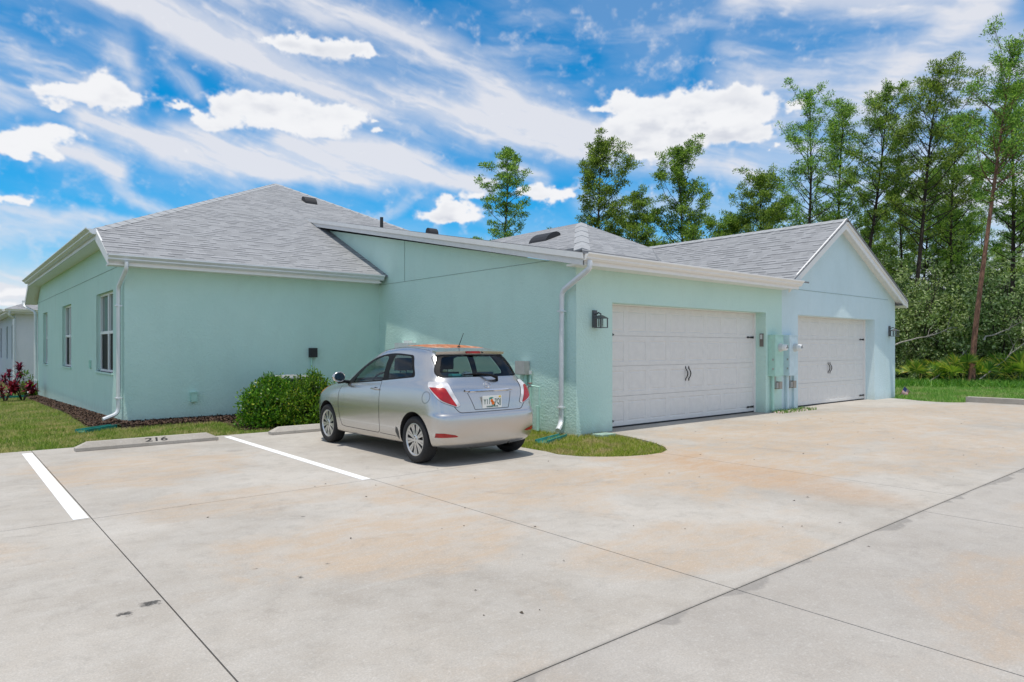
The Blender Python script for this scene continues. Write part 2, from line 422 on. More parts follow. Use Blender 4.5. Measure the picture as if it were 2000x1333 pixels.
# ------------------------------------------------------------------ ground and slab
def gz(x, y):
    """height of the ground (metres)"""
    z = -.035
    if y > 14 * S and x < 8:
        z -= .26 * min(1, (y - 14 * S) / (13 * S)) * min(1, max(0, (8 - x) / 4))
    return z
xs = sorted(set(list(np.linspace(-260, -30, 8)) + list(np.arange(-30, 60, 1.5)) + list(np.linspace(60, 300, 8))))
ys = sorted(set(list(np.linspace(-60, -10, 4)) + list(np.arange(-10, 70, 1.5)) + list(np.linspace(70, 400, 9))))
def gcol(x, y): return .0
b = MB(); W_ = len(xs)
for y in ys:
    for x in xs: b.v.append((x, y, gz(x, y) + (0 if (-20 < x < 23 and -10 < y < 13) else .01 * math.sin(x * 1.7) * math.cos(y * 1.3))))
for j in range(len(ys) - 1):
    for i in range(W_ - 1):
        b.f.append([j * W_ + i, j * W_ + i + 1, (j + 1) * W_ + i + 1, (j + 1) * W_ + i]); cx, cy = xs[i], ys[j]
        l = ST * cx - CT * cy; d = CT * cx + ST * cy
        b.m.append(1 if (cx > 27 or cy > 44) else 0); b.uv.append([(0, 0)] * 4)
tag(b.build('ground', [M['soil'], M['forest']], smooth=True), kind='structure')

g2 = .004
isl = [(6.2, 6.62), (6.15, 6.32), (6.26, 6.02), (6.48, 5.8), (6.72, 5.65), (7.0, 5.57), (7.3, 5.55), (7.55, 5.66), (7.76, 5.86), (7.95, 6.15), (8.1, 6.5), (8.22, 6.85), (8.3, 7.2), (8.32, 7.6)]
panels = [
 [(-15, 6.38), (.94, 6.38), (.94, 11.15), (-15, 11.12)],
 [(.94, 6.38), (3.48, 6.38), (3.48, 11.15), (.94, 11.15)],
 [(3.48, 6.38), (6.155, 6.38), isl[0], (6.2, 11.15), (3.48, 11.15)],
 [(-15, 2.13), (.94, 2.13), (.94, 6.38), (-15, 6.38)],
 [(.94, 2.13), (3.48, 2.13), (3.48, 6.38), (.94, 6.38)],
 [(3.48, 2.13), (7.28, 2.13), (7.28, 5.55)] + [isl[5], isl[4], isl[3], isl[2], isl[1]] + [(6.155, 6.38), (3.48, 6.38)],
 [(7.28, 2.13), (20.2, 2.13), (20.2, 5.7), (19.95, 5.72), (19.7, 5.95), (19.62, 6.25), (19.75, 6.7), (20.05, 7.1), (20.15, 7.5), (19.5, 7.9), (8.4, 7.9)] + isl[::-1][:7] + [(7.28, 5.55)],
 [(-15, -12), (3.48, -12), (3.48, 2.13), (-15, 2.13)],
 [(3.48, -12), (6.36, -12), (6.36, 2.13), (3.48, 2.13)],
 [(6.36, -12), (20.2, -12), (20.2, 2.13), (6.36, 2.13)],
]
b = MB(S)
def inset(poly, dd):
    n = len(poly); out = []
    for i in range(n):
        p0, p1, p2 = [Vector(poly[k % n]) for k in (i - 1, i, i + 1)]
        e1 = (p1 - p0).normalized(); e2 = (p2 - p1).normalized()
        n1 = Vector((-e1.y, e1.x)); n2 = Vector((-e2.y, e2.x)); bi = (n1 + n2)
        if bi.length < .2: out.append(tuple(p1)); continue
        bi.normalize(); k = dd / max(.4, bi.dot(n1)); out.append(tuple(p1 + bi * k))
    return out
for pl in panels:
    dd = .0040
    q = inset(pl, dd)
    t = [(x, y, 0) for x, y in q]; lo = [(x, y, -.14) for x, y in q]
    b.poly(t)
    n = len(t)
    for i in range(n): b.poly([t[(i + 1) % n], t[i], lo[i], lo[(i + 1) % n]])
slab = tag(b.build('driveway', M['conc'], recalc=False), kind='structure')
b = MB(S); b.box((-15, 2.115, -.05), (20.2, 2.141, -.006)); tag(b.build('joint_filler', plain('sandy_joint', (.16, .14, .115), .95, var=.4), recalc=False), kind='structure')

b = MB(S)
b.box((.815, 6.42, .001), (.925, 10.88, .004)); tag(b.build('parking_line', M['paintline']), 'white painted parking line at the left beside wheel stop 216', 'parking line', 'parking bay lines')
b = MB(S); b.box((3.375, 6.42, .001), (3.475, 10.95, .004)); tag(b.build('parking_line', M['paintline']), 'white painted parking line left of the silver car', 'parking line', 'parking bay lines')

# mulch beds: thousands of chips over a low mound
rng = np.random.default_rng(3)
def chips(name, areas, n, zf, size=(.02, .06)):
    V = []; F = []
    for (poly4, k) in areas:
        k = int(k * n)
        u = rng.random((k, 2)); A, B, C, D = [np.array(p) for p in poly4]
        P = A * ((1 - u[:, :1]) * (1 - u[:, 1:])) + B * (u[:, :1] * (1 - u[:, 1:])) + C * (u[:, :1] * u[:, 1:]) + D * ((1 - u[:, :1]) * u[:, 1:])
        for x, y in P:
            z = zf(x, y) + rng.random() * .012
            L = rng.uniform(*size); w = L * .35; a = rng.random() * 6.28; t = rng.normal(0, .35)
            dx, dy = math.cos(a) * L / 2, math.sin(a) * L / 2; px_, py_ = -math.sin(a) * w / 2, math.cos(a) * w / 2
            i = len(V)
            V += [(x - dx - px_, y - dy - py_, z - t * L / 2), (x + dx - px_, y + dy - py_, z + t * L / 2), (x + dx + px_, y + dy + py_, z + t * L / 2 + .01), (x - dx + px_, y - dy + py_, z - t * L / 2 + .008)]
            F.append((i, i + 1, i + 2, i + 3))
    return np_obj(name, V, F, M['mulch'])
def mul_z(x, y):
    # rises towards the walls
    X, Y = x / S, y / S
    if X < 2.55 + .02: k = max(0, 1 - (2.55 - X) / .55)
    else: k = max(0, 1 - (13.88 - Y) / .55)
    return gz(x, y) + .015 + .085 * k
mo = chips('mulch', [([(2.02*S,14.2*S),(2.53*S,13.7*S),(2.53*S,20*S),(2.25*S,20*S)], .30), ([(2.15*S,20*S),(2.53*S,20*S),(2.53*S,27.5*S),(2.2*S,27.5*S)], .14),
   ([(2.4*S,13.5*S),(7.6*S,13.55*S),(7.7*S,13.86*S),(2.5*S,13.86*S)], .28), ([(3.9*S,11.7*S),(6.1*S,11.4*S),(6.2*S,13.6*S),(4.1*S,13.6*S)], .22)], 15000, mul_z)
tag(mo, 'dark brown bark mulch along the foot of the green walls', 'mulch', kind='stuff')
# mound below the chips
b = MB(S)
def strip(pts_in, pts_out, zi, zo):
    for a, c in zip(range(len(pts_in) - 1), range(1, len(pts_in))):
        b.poly([(*pts_in[a], zi(pts_in[a])), (*pts_in[c], zi(pts_in[c])), (*pts_out[c], zo(pts_out[c])), (*pts_out[a], zo(pts_out[a]))])
wi = [(2.53, 13.86 + 1.0 * k) for k in range(15)]; wo = [(2.22 + .04 * math.sin(k * 1.7) if k > 2 else 2.05, 13.5 + 1.03 * k) for k in range(15)]
strip(wi, wo, lambda p: gz(p[0] * S, p[1] * S) / S + .085, lambda p: gz(p[0] * S, p[1] * S) / S - .01)
wi = [(2.5 + .6 * k, 13.86) for k in range(10)]; wo = [(2.4 + .6 * k, 13.36 + .06 * math.sin(k * 2.1)) for k in range(10)]
strip(wi, wo, lambda p: -.035 + .085, lambda p: -.05)
m_, nt_, b_ = newmat('mulch_bed'); b_.inputs['Base Color'].default_value = (.045, .025, .018, 1); b_.inputs['Roughness'].default_value = 1
tag(b.build('mulch_bed', m_, recalc=False), kind='structure')

# grass
def blades(name, spots, mat, h=(.03, .07), w=.006, lean=.5):
    P = np.asarray(spots); n = len(P)
    a = rng.random(n) * 6.283; L = rng.uniform(h[0], h[1], n); ln = rng.normal(0, lean, (n, 2)) * L[:, None]
    sx = np.cos(a) * w; sy = np.sin(a) * w
    V = np.zeros((n, 3, 3)); V[:, 0] = np.c_[P[:, 0] - sx, P[:, 1] - sy, P[:, 2]]; V[:, 1] = np.c_[P[:, 0] + sx, P[:, 1] + sy, P[:, 2]]
    V[:, 2] = np.c_[P[:, 0] + ln[:, 0], P[:, 1] + ln[:, 1], P[:, 2] + L]
    return np_obj(name, V.reshape(-1, 3), np.arange(3 * n).reshape(-1, 3), mat)
def inpoly(P, poly):
    x, y = P[:, 0], P[:, 1]; c = np.zeros(len(P), bool); n = len(poly); j = n - 1
    for i in range(n):
        xi, yi = poly[i]; xj, yj = poly[j]
        cond = ((yi > y) != (yj > y)) & (x < (xj - xi) * (y - yi) / (yj - yi + 1e-12) + xi); c ^= cond; j = i
    return c
def scatter(poly, dens):
    A = np.array(poly); lo = A.min(0); hi = A.max(0); n = int((hi - lo).prod() * dens)
    P = lo + rng.random((n, 2)) * (hi - lo); P = P[inpoly(P, poly)]
    return P
def withz(P, f=gz): return np.c_[P, [f(x, y) for x, y in P]]
sc = lambda poly: [(x * S, y * S) for x, y in poly]
near = sc([(-2.5, 11.12), (3.85, 11.15), (4.1, 12.6), (4.0, 13.5), (2.4, 13.35), (1.95, 14.0), (1.9, 16.0), (-5, 15.0)])
left = sc([(-5, 11.12), (-2.0, 11.12), (2.18, 15), (2.2, 29), (-9, 36), (-18, 24), (-12, 11.1)])
P = np.vstack([scatter(near, 1500), scatter(left, 420), scatter(sc([(3.85, 11.15), (6.2, 11.15), (6.2, 11.5), (3.9, 11.6)]), 1500)])
tag(blades('grass', withz(P), M['grass'], (.03, .075), .006), 'patchy green and straw lawn left of the green house', 'grass', kind='stuff')
island = sc(isl + [(7.72, 7.5), (7.72, 13.8), (6.2, 13.6)])
isl_in = [(p[0], p[1]) for p in island]
P = scatter(isl_in, 3000)
tag(blades('grass', withz(P), M['grassdry'], (.03, .075), .0055), 'yellowish grass island at the foot of the garage corner', 'grass', kind='stuff')
rl = [(20.2*S, 7.5*S), (20.05*S, 7.1*S), (19.75*S, 6.7*S), (19.62*S, 6.25*S), (19.7*S, 5.95*S), (19.95*S, 5.75*S), (20.35*S, 5.72*S), (20.35*S, -6), (24, -6), (36, 2), (34, 14), (30, 26), (23, 30), (20.7*S, 26)]
P = scatter(rl, 420)
tag(blades('grass', withz(P), M['grassfar'], (.05, .13), .011), 'bright green lawn between the blue wall and the woods', 'grass', kind='stuff')

# ------------------------------------------------------------------ the duplex
house = thing('duplex_house', 'mint green and pale blue duplex with grey shingle roofs and two white garage doors', 'house', (2.55 * S, 7.55 * S, 0))
ZB = -.35
def wallrect(b, fixed, axis, n, u0, u1, z0, z1, holes, depth, m=0):
    """axis 'x': wall runs along X at Y=fixed ; axis 'y': along Y at X=fixed. n=+1/-1 direction of the recess"""
    us = sorted({u0, u1} | {h[0] for h in holes} | {h[1] for h in holes}); zs = sorted({z0, z1} | {h[2] for h in holes} | {h[3] for h in holes})
    def P(u, z, d=0): return (u, fixed + n * d, z) if axis == 'x' else (fixed + n * d, u, z)
    for a, c in zip(us, us[1:]):
        for e, f in zip(zs, zs[1:]):
            if any(h[0] <= a and c <= h[1] and h[2] <= e and f <= h[3] for h in holes): continue
            b.poly([P(a, e), P(c, e), P(c, f), P(a, f)], m)
    for h0, h1, h2, h3 in holes:
        for (p, q) in (((h0, h2), (h0, h3)), ((h1, h2), (h1, h3)), ((h0, h2), (h1, h2)), ((h0, h3), (h1, h3))):
            b.poly([P(*p), P(*q), P(*q, depth), P(*p, depth)], m)
WIN = [(14.95, 16.78, .90, 2.52), (20.4, 22.05, .90, 2.52), (25.4, 26.5, .90, 2.52)]
D1 = (8.59, 13.52, -.3, 2.15); D2 = (14.93, 19.12, -.3, 2.15)
b = MB(S)
wallrect(b, 2.55, 'y', 1, 13.88, 28.1, ZB, 2.92, WIN, .14)
b.poly([(2.55, 13.88, 2.92), (2.55, 28.1, 2.92), (2.55, 28.1, 2.96), (2.55, 27.15, 3.5), (2.55, 14.85, 3.5), (2.55, 13.88, 2.96)])
wallrect(b, 13.88, 'x', 1, 2.55, 7.73, ZB, 3.0, [], .1)
b.poly([(7.73, 7.55, ZB), (7.73, 13.95, ZB), (7.73, 17.4, 4.62), (7.73, 7.55, 2.72)])
b.poly([(7.73, 13.95, ZB), (7.73, 17.6, ZB), (7.73, 17.6, 4.6), (7.73, 17.4, 4.62)])
wallrect(b, 7.55, 'x', 1, 7.73, 14.2, ZB, 2.80, [D1], .28)
b.poly([(2.55, 28.1, ZB), (13.6, 28.1, ZB), (13.6, 28.1, 3), (2.55, 28.1, 3)])
b.poly([(13.6, 28.1, ZB), (13.6, 13.9, ZB), (13.6, 13.9, 3), (13.6, 28.1, 3)])
b.build('wall', M['green'], house, recalc=False, label='mint green stucco walls of the left unit')
b = MB(S)
wallrect(b, 7.55, 'x', 1, 14.2, 20.5, ZB, 2.66, [D2], .28)
b.poly([(14.2, 7.55, 2.66), (20.5, 7.55, 2.66), (20.5, 7.55, 2.78), (16.9, 7.55, 4.46), (14.2, 7.55, 2.84)])
b.poly([(20.5, 7.55, ZB), (20.5, 20, ZB), (20.5, 20, 2.72), (20.5, 7.55, 2.72)])
b.poly([(14.2, 20, ZB), (20.5, 20, ZB), (20.5, 20, 2.7), (14.2, 20, 2.7)])
b.build('wall', M['blue'], house, recalc=False, label='pale blue stucco walls of the right unit')
# control joints
b = MB(S)
for a_, c_ in (((2.543, 13.9, 2.915), (2.549, 28.0, 2.922)), ((7.723, 7.95, 2.835), (7.729, 13.86, 2.842)), ((7.723, 12.75, 2.842), (7.729, 12.757, 3.72)), ((14.3, 7.543, 2.72), (20.0, 7.549, 2.727))):
    b = MB(S); b.box(a_, c_); b.build('control_joint', M['seam'], house)

# roofs with UVs in plan metres
def uvs(pts, eave):
    P = [Vector(p) for p in pts]; n = (P[1] - P[0]).cross(P[2] - P[0]).normalized()
    e = Vector(eave).normalized(); e = (e - n * e.dot(n)).normalized(); s_ = n.cross(e)
    if s_.z < 0: s_ = -s_
    return [((p).dot(e), (p).dot(s_)) for p in P]
def rp(b, pts, eave, th=.035):
    b.poly(pts, 0, uvs(pts, eave))
    c = sum((Vector(p) for p in pts), Vector()) / len(pts)
    n = len(pts); lo = [(x, y, z - th) for x, y, z in pts]
    for i in range(n):
        b.poly([pts[(i + 1) % n], pts[i], lo[i], lo[(i + 1) % n]], 0)
    b.poly(lo[::-1], 0)
AP = (8.05, 21.0, 6.56)
b = MB(S)
rp(b, [(2.22, 13.48, 3.03), (13.9, 13.48, 3.03), AP, (2.22, 14.75, 3.63)], (1, 0, 0))
rp(b, [(2.22, 27.25, 3.63), (2.22, 14.75, 3.63), AP], (0, 1, 0))
rp(b, [(2.22, 27.25, 3.63), AP, (13.9, 28.52, 3.03), (2.22, 28.52, 3.03)], (1, 0, 0))
rp(b, [(13.9, 28.52, 3.03), AP, (13.9, 13.48, 3.03)], (0, 1, 0))
roof = b.build('roof', M['shingle'], house, recalc=False, label='large grey hip roof of the green unit')
def cap(b, a, c, w=.15, step=.3, lift=.004, dr=.34):
    A, C = Vector(a), Vector(c); L = (C - A).length; t = (C - A) / L; s_ = t.cross(Vector((0, 0, 1))).normalized(); n = s_.cross(t)
    k = int(L / step)
    for i in range(k):
        p = A + t * (L * i / k); q = A + t * (L * (i + 1.25) / k) if i < k - 1 else C
        z0, z1 = lift + .010, lift
        for sg in (-1, 1):
            b.poly([p + n * z0, q + n * z1, q + n * (z1 - w * dr) + s_ * sg * w, p + n * (z0 - w * dr) + s_ * sg * w])
        b.poly([p + n * (z0 - w * dr) - s_ * w, p + n * z0, p + n * (z0 - w * dr) + s_ * w])
b = MB(S)
cap(b, (2.24, 14.77, 3.64), AP); cap(b, (13.8, 13.6, 3.08), AP); cap(b, (2.24, 27.2, 3.64), AP)
b.build('hip_cap', M['cap'], roof, recalc=False)
# garage wing: low-slope plane with the raised hip on it
Q = (10.85, 10.45, 4.17)
b = MB(S)
rp(b, [(7.465, 7.13, 2.845), (14.6, 7.13, 2.845), (14.6, 17.45, 4.88), (7.465, 17.45, 4.88)], (1, 0, 0))
rp(b, [(7.5, 7.2, 2.885), (9.35, 7.2, 2.885), (10.66, 8.36, 3.35), Q], (1, 0, 0))
rp(b, [(10.85, 15.9, 4.17), (7.79, 15.9, 2.996), (7.79, 7.48, 2.996), Q], (0, 1, 0))
rp(b, [(11.0, 8.3, 3.04), (10.66, 8.36, 3.35), (9.35, 7.2, 2.885)], (0, 1, 0)); rp(b, [(11.0, 8.3, 3.04), (12.1, 10.6, 3.5), Q], (0, 1, 0)); rp(b, [(11.0, 8.3, 3.04), Q, (10.66, 8.36, 3.35)], (0, 1, 0)); rp(b, [(12.1, 10.6, 3.5), (10.85, 13.8, 4.17), Q], (0, 1, 0))
groof = b.build('roof', M['shingle'], house, recalc=False, label='low grey roof over the green garage')
b = MB(S); cap(b, (7.62, 7.32, 2.93), Q, .13, .8, .006); b.build('hip_cap', M['cap'], groof, recalc=False)
PK = (16.9, 7.28, 4.54)
b = MB(S)
rp(b, [PK, (16.9, 14.5, 4.54), (14.1, 14.5, 2.82), (14.1, 7.28, 2.82)][::-1], (0, 1, 0))
rp(b, [(16.9, 14.5, 4.54), PK, (20.72, 7.28, 2.72), (20.72, 20.2, 2.72), (16.9, 20.2, 4.54)][::-1], (0, 1, 0))
broof = b.build('roof', M['shingle'], house, recalc=False, label='grey gable roof of the blue garage')
b = MB(S); cap(b, (16.9, 7.3, 4.545), (16.9, 14.4, 4.545), .15, .3, .004, .62); b.build('ridge_cap', M['cap'], broof, recalc=False)

# trim: fascia, soffit, gutters
b = MB(S)
b.box((7.49, 7.17, 2.66), (14.22, 7.20, 2.815)); b.build('fascia', M['trim'], house)
b = MB(S); b.box((2.24, 13.52, 2.84), (7.55, 13.55, 2.99)); b.build('fascia', M['trim'], house)
b = MB(S)
b.box((7.51, 7.20, 2.67), (14.19, 7.55, 2.70)); b.build('soffit', M['trim'], house)
b = MB(S); b.box((2.26, 13.55, 2.85), (7.6, 13.88, 2.88)); b.build('soffit', M['trim'], house)
b = MB(S)
# half-hip soffit and sloping returns
b.poly([(2.24, 14.7, 3.44), (2.24, 27.3, 3.44), (2.56, 27.3, 3.44), (2.56, 14.7, 3.44)])
b.poly([(2.24, 13.5, 2.88), (2.24, 14.7, 3.44), (2.56, 14.7, 3.44), (2.56, 13.5, 2.88)])
b.poly([(2.24, 27.3, 3.44), (2.24, 28.5, 2.88), (2.56, 28.5, 2.88), (2.56, 27.3, 3.44)])
b.build('soffit', M['trim'], house, recalc=False)
b = MB(S)   # west fascia of the half hip, sloping end boards
b.box((2.22, 14.72, 3.43), (2.245, 27.28, 3.60))
for y0, y1 in ((13.50, 14.73), (28.50, 27.27)):
    b.prism([(2.215, y0, 2.86), (2.215, y1, 3.42), (2.215, y1, 3.63), (2.215, y0, 3.03)], (.03, 0, 0))
b.build('rake_board', M['trim2'], house)
# long rake of the garage side: two stepped boards
b = MB(S)
b.prism([(7.48, 7.17, 2.65), (7.48, 17.5, 4.70), (7.48, 17.5, 4.845), (7.48, 7.17, 2.80)], (.03, 0, 0))
b.prism([(7.45, 7.15, 2.745), (7.45, 17.5, 4.795), (7.45, 17.5, 4.885), (7.45, 7.15, 2.835)], (.028, 0, 0))
b.poly([(7.53, 7.2, 2.66), (7.53, 17.5, 4.71), (7.73, 17.5, 4.71), (7.73, 7.2, 2.66)])
b.build('rake_board', M['trim2'], house, recalc=False, label='long sloping white rake board of the green garage')
b = MB(S)
for (xe, ze, sg) in ((14.12, 2.82, -1), (20.74, 2.72, 1)):
    dx = xe - 16.9; dz = ze - 4.54
    b.prism([(16.9, 7.30, 4.56), (xe, 7.30, ze + .01), (xe, 7.30, ze - .10), (16.9, 7.30, 4.44)], (0, .03, 0))
    b.prism([(16.9, 7.33, 4.44), (xe, 7.33, ze - .10), (xe, 7.33, ze - .22), (16.9, 7.33, 4.30)], (0, .025, 0))
    b.poly([(16.9, 7.33, 4.40), (xe, 7.33, ze - .14), (xe, 7.55, ze - .14), (16.9, 7.55, 4.40)])
b.poly([(20.5, 7.3, 2.58), (20.74, 7.3, 2.52), (20.74, 20, 2.52), (20.5, 20, 2.58)])
b.box((20.72, 7.3, 2.52), (20.745, 20, 2.70))
b.build('rake_board', M['trim'], house, recalc=False, label='white rake boards of the blue gable')
def gutter(b, a, c, out, h=.115, w=.12):
    """K-style gutter between a and c (top back edge), out = outward unit vector"""
    A, C, O = Vector(a), Vector(c), Vector(out); prof = [(0, 0), (0, -h), (.35 * w, -h), (.62 * w, -h * .72), (.62 * w, -h * .55), (w, -h * .18), (w, 0), (w * .9, 0), (w * .9, -.02), (.12 * w, -.02)]
    pa = [A + O * o + Vector((0, 0, z)) for o, z in prof]; pc = [C + O * o + Vector((0, 0, z)) for o, z in prof]
    n = len(prof)
    for i in range(n): b.poly([pa[i], pa[(i + 1) % n], pc[(i + 1) % n], pc[i]])
    b.poly(pa); b.poly(pc[::-1])
b = MB(S); gutter(b, (7.49, 7.17, 2.84), (14.24, 7.17, 2.84), (0, -1, 0)); b.build('gutter', M['trim'], house, label='white gutter along the green garage front')
b = MB(S); gutter(b, (2.22, 13.52, 3.02), (7.62, 13.52, 3.02), (0, -1, 0)); b.build('gutter', M['spout'], house)
b = MB(S); gutter(b, (2.22, 27.4, 3.62), (2.22, 14.6, 3.62), (-1, 0, 0), w=.17); b.build('gutter', M['spout'], house)
b = MB(S); gutter(b, (2.15, 28.5, 3.02), (4, 28.5, 3.02), (0, 1, 0)); b.build('gutter', M['spout'], house)
def spout(path, label=None, r=.045):
    b = MB(S); P = [Vector(p) for p in path]; out = [P[0]]
    for i in range(1, len(P) - 1):
        a, c, d = P[i - 1], P[i], P[i + 1]; k = min(.10, (c - a).length / 2.2, (d - c).length / 2.2)
        p0 = c + (a - c).normalized() * k; p1 = c + (d - c).normalized() * k
        for t in np.linspace(0, 1, 7): out.append((1 - t) ** 2 * p0 + 2 * t * (1 - t) * c + t * t * p1)
    out.append(P[-1])
    rr = [r * (1.0 + (.07 if (i % 2 and 0 < i < len(out) - 1) else 0)) for i in range(len(out))]
    b.tube(out, rr, 8, flat=.78, cap=True)
    o = b.build('downspout', M['spout'], house, smooth=True, label=label)
    for q in (P[-3] * .85 + P[-2] * .15, P[-3] * .12 + P[-2] * .88):
        b = MB(S); b.box(q - Vector((.052, .05, .012)), q + Vector((.052, .05, .012))); b.build('strap', M['spout'], o)
spout([(7.56, 7.10, 2.72), (7.56, 7.10, 2.60), (7.655, 7.80, 2.30), (7.655, 7.82, .17), (7.50, 7.74, .08)], 'silvery downspout at the garage corner')
spout([(2.50, 13.44, 2.90), (2.50, 13.44, 2.78), (2.475, 14.0, 2.50), (2.475, 14.0, .20), (2.22, 13.95, .11)], 'silvery downspout at the near left corner')
spout([(2.2, 28.45, 2.92), (2.2, 28.4, 2.82), (2.47, 27.95, 2.62), (2.47, 27.95, -.02), (2.25, 27.9, -.12)], 'far downspout at the back corner')

# windows of the west wall
for i, (y0, y1, z0, z1) in enumerate(WIN):
    xf = 2.55 + .075; fw = .045
    b = MB(S)
    for (a, c, e, f) in ((y0, y0 + fw, z0, z1), (y1 - fw, y1, z0, z1), (y0 + fw, y1 - fw, z0, z0 + fw), (y0 + fw, y1 - fw, z1 - fw, z1)):
        b.box((xf, a, e), (xf + .06, c, f))
    zm = (z0 + z1) / 2; ym = (y0 + y1) / 2
    b.box((xf + .005, y0 + fw, zm - .03), (xf + .05, y1 - fw, zm + .03))
    b.box((xf - .003, ym - .04, z0 + fw), (xf + .05, ym + .04, z1 - fw))
    w = b.build('window', M['frame'], house, bevel=.004)
    b = MB(S); b.poly([(xf + .04, y0, zm), (xf + .04, y1, zm), (xf + .04, y1, z1), (xf + .04, y0, z1)]); b.build('pane', M['pane'], w)
    b = MB(S); b.poly([(xf + .03, y0, z0), (xf + .03, y1, z0), (xf + .03, y1, zm), (xf + .03, y0, zm)]); b.build('pane', M['screen'], w, label='dark screened lower pane')
    b = MB(S); b.box((2.52, y0 - .04, z0 - .035), (xf, y1 + .04, z0)); b.build('sill', M['green'], w)

# garage doors
def garage(X0, X1, ncol, label, hinge_left):
    yd = 7.55 + .26; z0, z1 = .015, 2.13
    b = MB(S); nr = 4; hh = (z1 - z0) / nr; m_ = .06
    xl, xr = X0 + .05, X1 - .05
    for r in range(nr):
        a0 = z0 + r * hh + .003; a1 = z0 + (r + 1) * hh - .003
        cw = (xr - xl) / ncol
        for c in range(ncol):
            x0, x1 = xl + c * cw, xl + (c + 1) * cw
            px0, px1, pz0, pz1 = x0 + .055, x1 - .055, a0 + .075, a1 - .085
            O = [(x0, yd, a0), (x1, yd, a0), (x1, yd, a1), (x0, yd, a1)]
            def rect(i, d): return [(px0 + i, yd + d, pz0 + i), (px1 - i, yd + d, pz0 + i), (px1 - i, yd + d, pz1 - i), (px0 + i, yd + d, pz1 - i)]
            rings = [O, rect(0, 0), rect(.010, .008), rect(.024, .008), rect(.040, .002)]
            for A, C in zip(rings, rings[1:]):
                for k in range(4): b.poly([A[k], A[(k + 1) % 4], C[(k + 1) % 4], C[k]])
            b.poly(rings[-1])
        b.poly([(xl, yd, a1), (xr, yd, a1), (xr, yd + .015, a1 + .001), (xl, yd + .015, a1 + .001)])
        b.poly([(xl, yd + .015, a1), (xr, yd + .015, a1), (xr, yd + .015, a1 + .006), (xl, yd + .015, a1 + .006)])
        b.poly([(xl, yd, a0), (xr, yd, a0), (xr, yd + .015, a0 - .001), (xl, yd + .015, a0 - .001)])
    d = b.build('garage_door', M['door'], house, recalc=False, label=label)
    b = MB(S); b.box((X0, yd - .03, 0), (X0 + .05, yd + .03, 2.15)); b.box((X1 - .055, yd - .03, 0), (X1, yd + .03, 2.15)); b.box((X0 + .05, yd - .035, z1), (X1 - .055, yd + .03, 2.15))
    b.build('door_trim', M['trim'], d)
    b = MB(S); b.box((xl, yd - .012, .0045), (xr, yd + .02, .028)); b.build('bottom_seal', M['rubbergasket'], d)
    # spear strap hinges
    def hinge(x, z, sg, L):
        b = MB(S); y = yd - .004
        pts = [(0, .024), (L * .72, .009), (L * .74, .022), (L * .84, .022), (L, 0)]
        P = [(x + sg * u, y, z + v) for u, v in pts] + [(x + sg * u, y, z - v) for u, v in pts[::-1][1:]]
        b.prism(P, (0, -.008, 0)); b.build('hinge', M['black'], d)
    for z in (1.62, .12): hinge(xr - .005, z, -1, .28); hinge(xl + .005, z, 1, .28)
    xm = (xl + xr) / 2
    for sg in (-1, 1):
        x = xm + sg * .05; b = MB(S)
        pth = [(x, yd - .012 - .040 * math.sin(math.pi * t), 0.80 + .19 * t) for t in np.linspace(0, 1, 9)]
        b.tube(pth, [.008 + .003 * math.sin(math.pi * t) for t in np.linspace(0, 1, 9)], 8)
        for z, s2 in ((.80, -1), (.99, 1)):
            b.prism([(x - .015, yd - .003, z), (x + .015, yd - .003, z), (x + .009, yd - .003, z + s2 * .03), (x, yd - .003, z + s2 * .052), (x - .009, yd - .003, z + s2 * .03)], (0, -.008, 0))
        b.build('handle', M['black'], d)
    b = MB(S); b.box((X0, yd + .03, 0), (X1, yd + .05, 2.2)); b.build('door_backing', M['door'], d)
garage(D1[0], D1[1], 8, 'white panelled garage door of the green unit', True)
garage(D2[0], D2[1], 8, 'white panelled garage door of the blue unit', True)

# roof vents
def rv(x, y, z, sl, w=.36, axis='y', kind='box'):
    b = MB(S)
    if kind == 'pipe':
        b.cyl((x, y, z - .1), (x, y, z + .24), .04, 14); return b.build('vent_pipe', M['vent'], house, smooth=True)
    n = 9
    P = []
    for i in range(n):
        a = math.pi * i / (n - 1); P.append((-math.cos(a) * w * .42, math.sin(a) * .13))
    if kind == 'slope_s':      # on a plane rising to +Y
        base = [Vector((x - w / 2, y + u, z + u * sl + max(0, v) + .02)) for u, v in P]
        b.prism(base + [Vector((x - w / 2, y + w * .42, z + w * .42 * sl - .03)), Vector((x - w / 2, y - w * .42, z - w * .42 * sl - .03))], (w, 0, 0))
    else:                       # on a plane rising to +X
        base = [Vector((x + u, y - w / 2, z + u * sl + max(0, v) + .02)) for u, v in P]
        b.prism(base + [Vector((x + w * .42, y - w / 2, z + w * .42 * sl - .03)), Vector((x - w * .42, y - w / 2, z - w * .42 * sl - .03))], (0, w, 0))
    return b.build('roof_vent', M['vent'], house, bevel=.006)
rv(8.37, 19.2, 3.03 + .469 * (19.2 - 13.48), .469, kind='slope_s')
rv(9.3, 9.97, 2.885 + .384 * (9.3 - 7.5) - .03, .384, w=.50, kind='slope_w')
rv(9.0, 13.6, 4.11, .2, w=.24, kind='slope_s')
rv(8.2, 14.6, 4.33, .2, kind='pipe')

